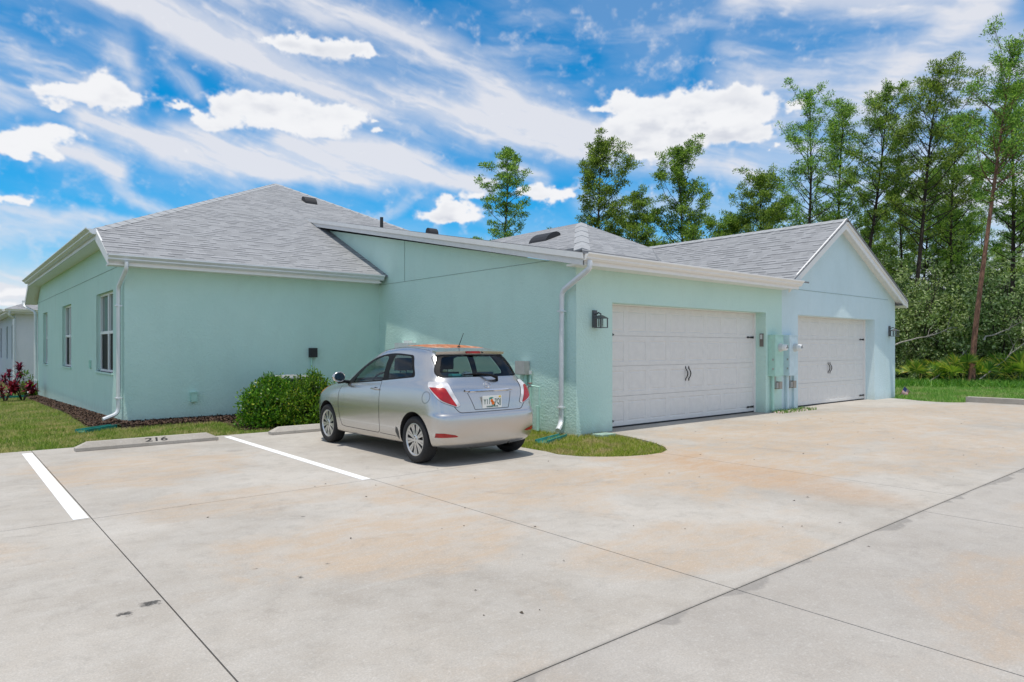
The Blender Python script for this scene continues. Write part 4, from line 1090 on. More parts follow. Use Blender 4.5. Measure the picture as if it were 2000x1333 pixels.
bm = bmesh.new(); bm.from_mesh(me2)
PART = bm.faces.layers.int.new('part')
def inside(p, poly, tol=1e-5):
    for i in range(len(poly)):
        a, b_ = poly[i], poly[(i + 1) % len(poly)]
        if (b_[0] - a[0]) * (p[1] - a[1]) - (b_[1] - a[1]) * (p[0] - a[0]) < -tol: return False
    return True
def region(poly, U, V, cond, pid, only=None):
    """cut the convex polygon (coords along unit vectors U,V) into the skin; mark its faces"""
    U = Vector(U); V = Vector(V); W = U.cross(V)
    ar = sum(poly[i][0] * poly[(i + 1) % len(poly)][1] - poly[(i + 1) % len(poly)][0] * poly[i][1] for i in range(len(poly)))
    if ar < 0: poly = poly[::-1]
    u0 = min(p[0] for p in poly) - .01; u1 = max(p[0] for p in poly) + .01; v0 = min(p[1] for p in poly) - .01; v1 = max(p[1] for p in poly) + .01
    def cand(fs=None):
        out = []
        for f in (fs if fs is not None else bm.faces):
            if only is not None and f[PART] not in only: continue
            c0 = f.verts[0].co; a0 = c0.dot(U); b0 = c0.dot(V)
            if a0 < u0 - .3 or a0 > u1 + .3 or b0 < v0 - .3 or b0 > v1 + .3: continue
            us = [v.co.dot(U) for v in f.verts]; vs = [v.co.dot(V) for v in f.verts]
            if max(us) < u0 or min(us) > u1 or max(vs) < v0 or min(vs) > v1: continue
            if fs is not None or cond(f.calc_center_median(), f.normal): out.append(f)
        return out
    cur = cand()
    for i in range(len(poly)):
        a, b_ = poly[i], poly[(i + 1) % len(poly)]
        A = U * a[0] + V * a[1]; d = U * (b_[0] - a[0]) + V * (b_[1] - a[1]); n = d.cross(W)
        if n.length < 1e-9: continue
        fs = cand(cur); fset = set(fs); geom = list({e for f in fs for e in f.edges}) + list({v for f in fs for v in f.verts}) + fs
        res = bmesh.ops.bisect_plane(bm, geom=geom, dist=1e-5, plane_co=A, plane_no=n.normalized())
        cur = list({f for f in res['geom'] if isinstance(f, bmesh.types.BMFace)} | {f for e in res['geom_cut'] for f in e.link_faces if f in fset})
    bm.normal_update()
    for f in cand(cur):
        c = f.calc_center_median()
        if inside((c.dot(U), c.dot(V)), poly): f[PART] = pid
def rounded(poly, r, n=4):
    out = []; k = len(poly)
    for i in range(k):
        p0, p1, p2 = Vector(poly[i - 1]), Vector(poly[i]), Vector(poly[(i + 1) % k]); rr = r[i] if isinstance(r, list) else r
        a = p1 + (p0 - p1).normalized() * min(rr, (p0 - p1).length / 2.1); c = p1 + (p2 - p1).normalized() * min(rr, (p2 - p1).length / 2.1)
        for t in np.linspace(0, 1, n + 1): out.append(tuple((1 - t) ** 2 * a + 2 * t * (1 - t) * p1 + t * t * c))
    return out
YY, ZZ, XX = (0, 1, 0), (0, 0, 1), (1, 0, 0)
DLO = rounded([(2.02, .930), (1.62, 1.215), (1.22, 1.350), (.78, 1.398), (.28, 1.365), (.115, 1.12), (.12, 1.082), (.9, 1.012)], [.03, .3, .3, .3, .06, .05, .03, .2])
FRONTW = rounded([(1.78, .960), (1.54, 1.165), (1.24, 1.300), (1.02, 1.350), (.90, 1.345), (.885, 1.026)], [.04, .2, .15, .05, .04, .03])
REARW = rounded([(.76, 1.046), (.74, 1.368), (.33, 1.348), (.175, 1.14), (.175, 1.10)], [.03, .05, .05, .04, .03])
DOOR = [(2.03, .93), (2.10, .80), (2.10, .62), (2.06, .42), (2.0, .318), (1.9, .305), (.92, .305), (.875, .33), (.865, .40), (.865, .7), (.895, 1.01)]
for sg, k in ((-1, 0), (1, 100)):
    side = lambda c, n, sg=sg: c.x * sg > .35 and n.x * sg > .2
    region(DLO, YY, ZZ, side, 10 + k)
    region(FRONTW, YY, ZZ, side, 11 + k, {10 + k}); region(REARW, YY, ZZ, side, 12 + k, {10 + k})
    region(DOOR, YY, ZZ, lambda c, n, sg=sg: c.x * sg > .6 and n.x * sg > .3, 20 + k, {0})
    fc = [(-.255 + .072 * math.cos(a), .845 + .072 * math.sin(a)) for a in np.linspace(0, 2 * math.pi, 17)[:-1]]
    if sg < 0: region(fc, YY, ZZ, side, 22, {0})
    # tail lamp wraps the corner
    U = Vector((-sg * .7071 * -1, -.7071, 0)) if sg > 0 else Vector((.7071, -.7071, 0))
    U = Vector((-sg * .7071, -.7071, 0))
    lamp = rounded([(-.385, 1.035), (-.14, 1.032), (.035, .745), (-.005, .725), (-.20, .80), (-.375, .975)], [.03, .05, .03, .02, .06, .03], 3)
    red = rounded([(-.355, .968), (-.155, .962), (-.008, .745), (-.02, .737), (-.19, .812)], [.015, .03, .01, .01, .04], 3)
    lc = lambda c, n, sg=sg: c.x * sg > .3 and c.y < .1 and n.dot(Vector((sg * .707, -.707, 0))) > .1
    region(lamp, U, ZZ, lc, 30 + k, {0}); region(red, U, ZZ, lc, 31 + k, {30 + k})
    # head lamp corner
    hl = rounded([(2.58, .905), (2.70, .905), (2.93, .82), (3.0, .72), (2.88, .70), (2.74, .78)], .02, 3)
    region(hl, YY, ZZ, lambda c, n, sg=sg: c.x * sg > .40 and c.y > 2.4, 35 + k, {0})
    # bumper reflector
    rf = [(sg * .79, .362), (sg * .79, .415), (sg * .72, .415), (sg * .58, .388), (sg * .54, .368), (sg * .56, .362)]
    region(rf, XX, ZZ, lambda c, n: c.y < -.2 and n.y < -.05, 33 + k, {0})
region(rounded([(-.625, 1.085), (.625, 1.085), (.665, 1.15), (.545, 1.365), (-.545, 1.365), (-.665, 1.15)], [.05, .05, .1, .06, .06, .1]), XX, ZZ, lambda c, n: c.y < .06 and n.y < -.2, 40, {0})
region(rounded([(-.64, 1.0), (-.68, .985), (-.50, 1.375), (.50, 1.375), (.68, .985), (.64, 1.0)][1:5], .04), XX, ZZ, lambda c, n: c.y > 1.3 and n.y > .15 and n.z > .15, 41, {0})
# tailgate skin and its recess for the plate
region(rounded([(-.50, .655), (.50, .655), (.585, .75), (.655, 1.0), (.60, 1.36), (-.60, 1.36), (-.655, 1.0), (-.585, .75)], [.04, .04, .05, .1, .05, .05, .1, .05]), XX, ZZ, lambda c, n: c.y < .06 and n.y < -.1, 45, {0})
# roof, bonnet
region([(-.50, 1.40), (.50, 1.40), (.55, 1.1), (.575, .6), (.56, .06), (.50, -.06), (-.50, -.06), (-.56, .06), (-.575, .6), (-.55, 1.1)], XX, YY, lambda c, n: c.z > 1.35 and n.z > .3, 50, {0})
region(rounded([(-.62, 2.25), (.62, 2.25), (.70, 2.6), (.55, 3.02), (-.55, 3.02), (-.70, 2.6)], .06), XX, YY, lambda c, n: c.z > .75 and n.z > .2, 51, {0})
# scuffed patch in front of the rear wheel
region([(.37, .27), (.365, .36), (.39, .42), (.455, .43), (.47, .39), (.45, .36), (.46, .31), (.44, .27)], YY, ZZ, lambda c, n: c.x < -.6 and n.x < -.3, 60, {0})
bm.normal_update()
vn = {}
bm.verts.index_update()
for v in bm.verts: vn[tuple(round(x, 5) for x in v.co)] = v.normal.copy()
def extract(pid, name, mats, parent, inset_=0, label=None, mi=None):
    fs = [f for f in bm.faces if f[PART] == pid]
    if not fs: print('EMPTY REGION', name, pid); return None
    idx = {}; V = []; F = []; MI = []
    for f in fs:
        q = []
        for v in f.verts:
            if v.index not in idx: idx[v.index] = len(V); V.append(tuple(v.co - v.normal * inset_))
            q.append(idx[v.index])
        F.append(q); MI.append(f.material_index if mi is None else mi)
    me = bpy.data.meshes.new(name); me.from_pydata(V, [], F)
    for m_ in (mats if isinstance(mats, list) else [mats]): me.materials.append(m_)
    me.polygons.foreach_set('material_index', MI); me.polygons.foreach_set('use_smooth', [True] * len(F)); me.update()
    inv = {j: i for i, j in idx.items()}
    bm.verts.ensure_lookup_table()
    if pid not in (0,): me.normals_split_custom_set_from_vertices([tuple(bm.verts[inv[j]].normal) for j in range(len(V))])
    o = bpy.data.objects.new(name, me); col.objects.link(o); o.parent = parent; LOC[o.name] = Vector((0, 0, 0))
    if label: o['label'] = label
    if inset_ and pid:   # rim strip that closes the step of recessed glass
        pass
    return o
bm.verts.index_update()
seamb = {}
BE = [(e, e.link_faces[0][PART], e.link_faces[1][PART]) for e in bm.edges if len(e.link_faces) == 2 and e.link_faces[0][PART] != e.link_faces[1][PART]]
def seam_edges(pids): return [e for e, a, c in BE if (a in pids) != (c in pids)]
def seam(pids, name, parent, r=.0035, mat=None, drop=None):
    b = MB()
    for e in seam_edges(pids):
        p, q = e.verts[0], e.verts[1]
        c = (p.co + q.co) / 2
        if drop and drop(c): continue
        t = (q.co - p.co)
        if t.length < 1e-5: continue
        t.normalize(); n = (p.normal + q.normal).normalized(); s_ = t.cross(n) * r
        h = n * .0012; P = [p.co - s_ + h, q.co - s_ + h, q.co + s_ + h, p.co + s_ + h]
        b.poly(P)
    return b.build(name, mat or M['well'], parent, recalc=False)
body = extract(0, 'body', [M['paint'], M['well']], car)
me = body.data
if hasattr(me, 'set_sharp_from_angle'): me.set_sharp_from_angle(angle=R(50))
for sg, k in ((-1, 0), (1, 100)):
    dr = extract(20 + k, 'door', [M['paint'], M['well']], car)
    seam({20 + k}, 'door_gap', dr)
    wn = extract(11 + k, 'window', M['carglass'], car, .004); extract(10 + k, 'window_surround', M['cblack'], car, .0)
    extract(12 + k, 'window', M['carglass'], car, .004)
    if sg < 0: fl = extract(22, 'fuel_door', M['paint'], car); seam({22}, 'fuel_door_gap', fl, .0022)
    tl = extract(30 + k, 'tail_light', M['clearlens'], car, -.006); extract(31 + k, 'red_lens', M['redlens'], tl, -.009)
    seam({30 + k, 31 + k}, 'lamp_gasket', tl, .004, M['cblack'])
    extract(35 + k, 'headlight', M['amber'], car, -.003); extract(33 + k, 'reflector', M['redlens'], car, -.004)
tg = extract(45, 'tailgate', [M['paint'], M['well']], car); seam({45, 40}, 'tailgate_gap', tg, .004)
extract(40, 'rear_window', M['carglass'], car, .003); 
extract(41, 'windshield', M['carglass'], car, .003)
extract(50, 'roof', M['paint'], car, label='roof with peeling rust-orange paint'); extract(51, 'bonnet', M['paint'], car)
extract(60, 'scuffed_patch', plain('primer_scuff', (.10, .095, .085), .8, var=.4), car, -.001, label='dark scuffed patch ahead of the rear wheel')
def surf(x, z, side='rear'):
    """point and normal of the skin"""
    from mathutils.bvhtree import BVHTree
    global _bvh
    if '_bvh' not in globals() or _bvh is None: _bvh = BVHTree.FromBMesh(bm)
    if side == 'rear': h = _bvh.ray_cast(Vector((x, -3, z)), Vector((0, 1, 0)))
    elif side == 'left': h = _bvh.ray_cast(Vector((-3, x, z)), Vector((1, 0, 0)))
    elif side == 'right': h = _bvh.ray_cast(Vector((3, x, z)), Vector((-1, 0, 0)))
    else: h = _bvh.ray_cast(Vector((x, z, 4)), Vector((0, 0, -1)))
    return h[0], h[1]
_bvh = None
# black ceramic border of the rear glass
def ringstrip(poly, ins, name, parent, mat, side='rear', off=.0015):
    b = MB(); n = len(poly); c = Vector((sum(p[0] for p in poly) / n, sum(p[1] for p in poly) / n))
    inn = [tuple(Vector(p) + (c - Vector(p)).normalized() * ins) for p in poly]
    def lift(p):
        h, nn = surf(p[0], p[1], side); return h + nn * off if h else None
    for i in range(n):
        j = (i + 1) % n; q = [lift(poly[i]), lift(poly[j]), lift(inn[j]), lift(inn[i])]
        if all(x is not None for x in q): b.poly(q)
    return b.build(name, mat, parent, smooth=True)
ringstrip(rounded([(-.62, 1.09), (.62, 1.09), (.658, 1.15), (.54, 1.36), (-.54, 1.36), (-.658, 1.15)], [.05, .05, .1, .06, .06, .1], 6), .05, 'glass_border', car, M['cblack'])

# spoiler lip, brake light
b = MB(); P = []
for k in range(9):
    x = -.56 + .14 * k; P.append((x, -.105 - .045 * (1 - (x / .6) ** 2) + .0, 1.408 + .012 * (1 - (x / .6) ** 2)))
top_ = [(x, y, z) for x, y, z in P]; bot_ = [(x, y + .015, z - .035) for x, y, z in P]; rt = [(x * .98, y + .12, z + .018) for x, y, z in P]; rb = [(x * .98, y + .07, z - .04) for x, y, z in P]
for A, C in ((top_, bot_), (rt, top_), (bot_, rb)):
    for i in range(8): b.poly([A[i], A[i + 1], C[i + 1], C[i]])
for i in (0, 8): b.poly([top_[i], bot_[i], rb[i], rt[i]])
sp = b.build('spoiler', M['paint'], car, smooth=True)
b = MB(); b.box((-.115, -.158, 1.388), (.115, -.13, 1.412)); b.build('brake_light', M['redlens'], sp, bevel=.004)
b = MB(); b.cyl((.155, -.157, 1.398), (.155, -.14, 1.398), .008, 10); b.build('washer_nozzle', M['cblack'], sp)
# plate recess outline, chrome bar, plate
def on_rear(x, z, off): h, n = surf(x, z); return Vector((x, h.y - off, z))
def strip_rear(poly, name, mat, parent, off=.003, th=.008):
    b = MB(); b.prism([on_rear(x, z, off) for x, z in poly], (0, -th, 0)); return b.build(name, mat, parent, bevel=.002)
b = MB()
cb = [(-.385, .935), (.385, .935), (.36, .895), (-.36, .895)]
n_ = 12
for i in range(n_):
    x0 = -.385 + .77 * i / n_; x1 = -.385 + .77 * (i + 1) / n_; q0 = on_rear(x0, .915, 0).y; q1 = on_rear(x1, .915, 0).y
    k0 = .96; 
    za = .932; zc = .898 + (.012 if i in (0, n_ - 1) else 0)
    b.poly([(x0, q0 - .012, za), (x1, q1 - .012, za), (x1, q1 - .022, (za + zc) / 2), (x0, q0 - .022, (za + zc) / 2)])
    b.poly([(x0, q0 - .022, (za + zc) / 2), (x1, q1 - .022, (za + zc) / 2), (x1, q1 - .008, zc), (x0, q0 - .008, zc)])
    b.poly([(x0, q0 - .012, za), (x1, q1 - .012, za), (x1, q1 + .01, za), (x0, q0 + .01, za)]); b.poly([(x0, q0 - .008, zc), (x1, q1 - .008, zc), (x1, q1 + .01, zc - .004), (x0, q0 + .01, zc - .004)])
b.build('chrome_bar', M['chrome'], tg, smooth=False)
for pts in ([(-.35, .895), (-.27, .685)], [(-.27, .685), (.27, .685)], [(.27, .685), (.35, .895)]):
    b = MB()
    for i in range(8):
        t0, t1 = i / 8, (i + 1) / 8; p0 = on_rear(pts[0][0] + (pts[1][0] - pts[0][0]) * t0, pts[0][1] + (pts[1][1] - pts[0][1]) * t0, .002); p1 = on_rear(pts[0][0] + (pts[1][0] - pts[0][0]) * t1, pts[0][1] + (pts[1][1] - pts[0][1]) * t1, .002)
        dd = Vector((0, 0, .0035)) if abs(pts[0][1] - pts[1][1]) < .01 else Vector((.0035, 0, 0)); b.poly([p0 - dd, p1 - dd, p1 + dd, p0 + dd])
    b.build('plate_recess_line', M['rimdark'], tg, recalc=False)
py = on_rear(0, .77, 0).y - .016
b = MB(); b.box((-.155, py, .695), (.155, py + .008, .85)); pl_ = b.build('licence_plate', plain('plate_white', (.72, .73, .70), .4), car, bevel=.003)
rotr = Matrix.Rotation(math.pi / 2, 4, 'X')
m_pg = plain('plate_green', (.01, .08, .06), .5); m_or = plain('plate_orange', (.75, .16, .02), .5); m_lg = plain('plate_leaf_green', (.10, .36, .28), .5); m_ye = plain('plate_sticker', (.75, .50, .05), .5)
textobj('Y11', 'plate_number', .095, m_pg, pl_, (-.085, py - .001, .772), rotr, narrow=.72, weight=.0012)
textobj('7QJ', 'plate_number', .095, m_pg, pl_, (.09, py - .001, .772), rotr, narrow=.72, weight=.0012)
textobj('SUNSHINE STATE', 'plate_motto', .024, m_pg, pl_, (0, py - .001, .712), rotr, weight=.0008)
b = MB()
for (x, z, r_) in ((-.008, .785, .022), (.012, .755, .024)): b.prism([(x + r_ * math.cos(a), py - .001, z + r_ * math.sin(a)) for a in np.linspace(0, 6.283, 13)[:-1]], (0, -.001, 0))
b.build('plate_orange_print', m_or, pl_)
b = MB()
for (x, z, w_, h_) in ((-.03, .815, .028, .012), (.02, .73, .03, .014), (.035, .745, .012, .03), (-.01, .822, .03, .009)): b.prism([(x + w_ * math.cos(a), py - .0005, z + h_ * math.sin(a)) for a in np.linspace(0, 6.283, 11)[:-1]], (0, -.001, 0))
b.build('plate_leaf_print', m_lg, pl_)
b = MB(); b.box((.105, py - .0015, .822), (.14, py, .845)); b.build('plate_sticker', m_ye, pl_)
# oval badge
def ellring(b, cx, cz, rx, rz, r, yo=0, n=28):
    P = []
    for a in np.linspace(0, 2 * math.pi, n + 1): x, z = cx + rx * math.cos(a), cz + rz * math.sin(a); P.append(on_rear(x, z, .006 + yo))
    b.tube(P, r, 6, cap=False)
b = MB(); ellring(b, 0, .985, .055, .036, .0045); ellring(b, 0, .992, .036, .014, .0034); ellring(b, 0, .984, .015, .033, .0034); b.build('badge', M['chrome'], tg, smooth=True)
yb_ = on_rear(.42, .93, 0).y - .004
textobj('YARIS', 'script_badge', .030, M['chrome'], tg, (.455, yb_ + .012, .905), Matrix.Rotation(R(12), 4, 'Z') @ rotr, .001, weight=.001)
# wiper
b = MB(); p0 = on_rear(.20, 1.06, .02); p1 = on_rear(-.30, 1.12, .02)
b.tube([p0 + Vector((0, -.0, -.03)), p0 + Vector((-.02, -.02, .015)), p0 + Vector((-.12, -.022, .045)), on_rear(-.05, 1.125, .022), p1], [.020, .022, .014, .010, .008], 8)
w_ = b.build('rear_wiper', M['cblack'], car, smooth=True)
b = MB(); b.tube([on_rear(-.34, 1.115, .008), on_rear(-.1, 1.115, .008), on_rear(.08, 1.112, .008)], .006, 6); b.build('wiper_blade', M['cblack'], w_)
# antenna
h_, n_ = surf(0, .18, 'top'); b = MB(); b.tube([h_, h_ + Vector((0, .0, .018))], [.028, .012], 10); b.tube([h_ + Vector((0, 0, .012)), h_ + Vector((0, -.11, .19))], [.006, .0035], 8); b.build('antenna', M['cblack'], car, smooth=True)
# roof ditch lines
for sg in (-1, 1):
    b = MB()
    pr = None
    for y in np.linspace(-.02, 1.42, 22):
        x = sg * (.548 if y < 1.1 else .548 - (y - 1.1) * .12); h_, n_ = surf(x, y, 'top')
        if h_ is None: continue
        q = (h_ + n_ * .001 - Vector((.004, 0, 0)), h_ + n_ * .001 + Vector((.004, 0, 0)))
        if pr: b.poly([pr[0], pr[1], q[1], q[0]])
        pr = q
    b.build('roof_ditch', M['well'], car, recalc=False)
# sill line under the doors & bumper corner joint
def sideline(pts, name, r=.003, side='left', parent=None):
    b = MB(); q = []
    for (a, c), (d, e) in zip(pts, pts[1:]):
        n = max(2, int(math.hypot(d - a, e - c) / .05))
        for k in range(n): t = k / n; q.append((a + (d - a) * t, c + (e - c) * t))
    q.append(pts[-1]); H = [surf(*p, side) for p in q]
    for i in range(len(H) - 1):
        (h0, n0), (h1, n1) = H[i], H[i + 1]
        if h0 is None or h1 is None or (h1 - h0).length > .15: continue
        t = (h1 - h0).normalized(); s0 = t.cross(n0) * r; s1 = t.cross(n1) * r
        b.poly([h0 + n0 * .001 - s0, h1 + n1 * .001 - s1, h1 + n1 * .001 + s1, h0 + n0 * .001 + s0])
    return b.build(name, M['well'], parent or body, recalc=False)
for sd in ('left', 'right'):
    sideline([(.87, .305), (.36, .30)], 'sill_line', side=sd)
# handles and mirrors
for sg in (-1, 1):
    sd = 'left' if sg < 0 else 'right'
    dr_ = [o for o in car.children if o.name.startswith('door') and o.data.vertices[0].co.x * sg > 0][0]
    h_, n_ = surf(1.0, .895, sd); b = MB()
    pth = [h_ + n_ * q + Vector((0, dy, 0)) for dy, q in ((-.095, .004), (-.07, .028), (0, .036), (.07, .028), (.095, .004))]
    b.tube(pth, [.012, .016, .017, .016, .012], 8, flat=.7); hd = b.build('handle', M['paint'], dr_, smooth=True)
    b = MB(); c = h_ + n_ * .001; b.prism([c + Vector((0, .05 * math.cos(a), .028 * math.sin(a))) for a in np.linspace(0, 6.283, 15)[:-1]], n_ * .001); b.build('handle_recess', M['rimdark'], hd)
    # mirror
    bmm = bmesh.new(); bmesh.ops.create_uvsphere(bmm, u_segments=24, v_segments=14, radius=1)
    for v in bmm.verts:
        x, y, z = v.co; y = max(y, -.35) if y < 0 else y
        v.co = Vector((sg * .935 + x * .100, 1.90 + y * .080, 1.035 + z * .078 * (1 - .12 * sg * x)))
    mm = bpy.data.meshes.new('mirror'); bmm.to_mesh(mm); bmm.free(); mm.materials.append(M['paint']); mm.polygons.foreach_set('use_smooth', [True] * len(mm.polygons))
    mo_ = bpy.data.objects.new('mirror', mm); col.objects.link(mo_); mo_.parent = car; LOC[mo_.name] = Vector((0, 0, 0)); mm.set_sharp_from_angle(angle=R(50))
    b = MB(); b.prism([(sg * .935 + .078 * math.cos(a), 1.871, 1.035 + .062 * math.sin(a)) for a in np.linspace(0, 6.283, 25)[:-1]], (0, -.003, 0)); b.build('mirror_glass', plain('mirror_glass', (.55, .62, .62), .03, metal=1, var=.01), mo_)
    b = MB(); b.tube([(sg * .76, 1.93, .955), (sg * .82, 1.92, .965), (sg * .93, 1.91, .965)], [.035, .028, .04], 10, flat=.8); b.build('mirror_arm', M['cblack'], mo_, smooth=True)
# wheels
def wheel(x, y, sg):
    o = (x, y, .298); b = MB(); w = .185
    r = .298
    prof = [(.205, -w * .42), (.225, -w * .5), (.262, -w * .52), (.284, -w * .46), (.296, -w * .34), (r, -w * .15), (r, w * .15), (.296, w * .34), (.284, w * .46), (.262, w * .52), (.225, w * .5), (.205, w * .42)]
    b.lathe(prof, o, 'x', 56); ty = b.build('wheel', M['tyre'], car, smooth=True)
    f = sg * w * .43
    b = MB(); b.lathe([(.207, f), (.200, f - sg * .004), (.190, f - sg * .03), (.10, f - sg * .045), (0, f - sg * .045)], o, 'x', 48); b.build('wheel_backing', M['rimdark'], ty, smooth=True)
    b = MB(); b.lathe([(.209, f - sg * .01), (.208, f + sg * .004), (.198, f + sg * .005), (.186, f - sg * .008), (.186, f - sg * .02)], o, 'x', 48)
    b.lathe([(0, f + sg * .002), (.045, f + sg * .002), (.062, f - sg * .006), (.066, f - sg * .03)], o, 'x', 32)
    for k in range(18):
        a = (k + (.16 if k % 2 else -.16)) / 18 * 2 * math.pi; a2 = (k + (.0 if k % 2 else .0)) / 18 * 2 * math.pi
        ca, sa = math.cos(a), math.sin(a); tx_, tz_ = -sa, ca
        P = []
        for rr, ww, dx in ((.05, .010, -.004), (.12, .0125, -.010), (.19, .019, -.006)):
            for s2 in (-1, 1): P.append((x + f + sg * dx, y + ca * rr + tx_ * ww * s2, .298 + sa * rr + tz_ * ww * s2))
        b.poly([P[0], P[1], P[3], P[2]]); b.poly([P[2], P[3], P[5], P[4]])
        lo = [(p[0] - sg * .02, p[1], p[2]) for p in P]
        for i, j in ((0, 2), (2, 4), (1, 3), (3, 5)): b.poly([P[i], P[j], lo[j], lo[i]])
    b.build('wheel_cover', M['rim'], ty, smooth=False)
    b = MB()
    for k in range(5):
        a = k * 2 * math.pi / 5 + .3; b.cyl((x + f + sg * .0, y + .038 * math.cos(a), .298 + .038 * math.sin(a)), (x + f + sg * .006, y + .038 * math.cos(a), .298 + .038 * math.sin(a)), .007, 8)
    b.build('lug_nut', M['rimdark'], ty)
for y in (0, 2.51):
    for sg in (-1, 1): wheel(sg * .735, y, sg)
# underbody, exhaust
b = MB(); b.box((-.55, -.30, .20), (.55, 3.0, .24)); b.box((-.50, -.46, .21), (.50, -.1, .27)); b.cyl((-.62, 0, .30), (.62, 0, .30), .035, 10); b.cyl((-.2, -.35, .235), (.28, -.35, .235), .07, 14); b.cyl((.28, -.35, .235), (.33, -.50, .225), .022, 10)
b.build('underbody', plain('underbody_metal', (.04, .037, .033), .7), car)
# interior
def seat(x, y, mat, back_h=.62, w=.23, rest=True):
    b = MB(); z = .36
    b.prism([(x - w, y - .24, z), (x - w, y + .26, z + .03), (x - w, y + .26, z + .16), (x - w, y - .24, z + .13)], (2 * w, 0, 0))
    P = [(y - .22, z + .06), (y - .10, z + .10), (y - .20, z + .12 + back_h), (y - .29, z + .12 + back_h), (y - .34, z + .3)]
    b.prism([(x - w, a, c) for a, c in P], (2 * w, 0, 0))
    s_ = b.build('seat', mat, car, bevel=.045)
    if rest:
        b = MB(); zt = z + .13 + back_h
        b.prism([(x - .12, y - .30, zt + .03), (x - .12, y - .20, zt + .03), (x - .12, y - .22, zt + .20), (x - .12, y - .30, zt + .21)], (.24, 0, 0)); b.cyl((x - .05, y - .25, zt - .04), (x - .05, y - .25, zt + .05), .007, 6); b.cyl((x + .05, y - .25, zt - .04), (x + .05, y - .25, zt + .05), .007, 6)
        b.build('headrest', mat, s_, bevel=.03)
seat(-.36, 1.28, M['seat']); seat(.36, 1.28, M['seat'])
b = MB(); b.prism([(-.62, .1, .40), (-.62, .55, .42), (-.62, .55, .56), (-.62, .22, .56), (-.62, .10, .98), (-.62, .0, .98)], (1.24, 0, 0)); rs = b.build('rear_bench', M['seat2'], car, bevel=.04)
for x in (-.34, .34):
    b = MB(); b.box((x - .12, .0, .99), (x + .12, .07, 1.13)); b.build('headrest', M['seat2'], rs, bevel=.03)
b = MB(); b.prism([(-.68, 1.72, .72), (-.68, 2.2, .72), (-.68, 2.25, .93), (-.68, 1.85, .98), (-.68, 1.76, .92)], (1.36, 0, 0)); ds = b.build('dashboard', M['seat'], car, bevel=.03)
b = MB(); P = [Vector((-.36 + .175 * math.cos(a), 1.62 - .05 * math.sin(a), .93 + .165 * math.sin(a))) for a in np.linspace(0, 2 * math.pi, 29)]
b.tube(P, .014, 8, cap=False); b.tube([P[0], (-.36, 1.66, .92), P[14]], .016, 6); b.tube([(-.36, 1.66, .92), (-.36, 1.80, .88)], .03, 8); b.build('steering_wheel', M['cblack'], ds, smooth=True)
b = MB(); b.box((-.66, -.30, .42), (.66, 2.3, .45)); b.box((-.60, -.34, .45), (-.56, .1, .95)); b.box((.56, -.34, .45), (.60, .1, .95)); b.build('cabin_floor', M['seat'], car)
b = MB()   # things on the rear shelf
b.box((-.36, -.18, .98), (-.20, -.08, 1.12)); b.build('tissue_box', plain('turquoise_card', (.05, .35, .38), .6), car, bevel=.01)
bmm = bmesh.new(); bmesh.ops.create_icosphere(bmm, subdivisions=3, radius=1)
for v in bmm.verts:
    n = v.co.copy(); k = 1 + .25 * math.sin(n.x * 7 + n.z * 3) * math.cos(n.y * 6); v.co = Vector((.02 + n.x * .09 * k, .02 + n.y * .05, 1.06 + n.z * .08 * k))
mm = bpy.data.meshes.new('cloth_bundle'); bmm.to_mesh(mm); bmm.free(); mm.materials.append(plain('white_cloth', (.62, .62, .64), .9)); mm.polygons.foreach_set('use_smooth', [True] * len(mm.polygons))
cbun = bpy.data.objects.new('cloth_bundle', mm); col.objects.link(cbun); cbun.parent = car
bm.free()
# car interior things belong to the car as parts; nothing at top level
# ------------------------------------------------------------------ plants
def leaves(C, n, spread, L, w, rg, up=.3, flat=1.0, curl=0):
    """leaf rhombi scattered round clump centres"""
    C = np.repeat(np.asarray(C), n, 0); N = len(C)
    d = rg.normal(size=(N, 3)); d /= np.linalg.norm(d, axis=1)[:, None]
    r = rg.random(N)[:, None] ** .45
    sp = np.array(spread) if np.ndim(spread) else np.array([spread, spread, spread * flat])
    P = C + d * r * sp
    dr = d * .8 + rg.normal(size=(N, 3)) * .5; dr[:, 2] += up; dr /= np.linalg.norm(dr, axis=1)[:, None]
    q = rg.normal(size=(N, 3)); sd = np.cross(dr, q); sd /= np.linalg.norm(sd, axis=1)[:, None] + 1e-9
    Ls = L * rg.uniform(.6, 1.25, (N, 1)); ws = w * rg.uniform(.7, 1.2, (N, 1))
    V = np.stack([P, P + dr * Ls * .45 + sd * ws / 2, P + dr * Ls, P + dr * Ls * .45 - sd * ws / 2], 1)
    return V.reshape(-1, 3), np.arange(4 * N).reshape(-1, 4)

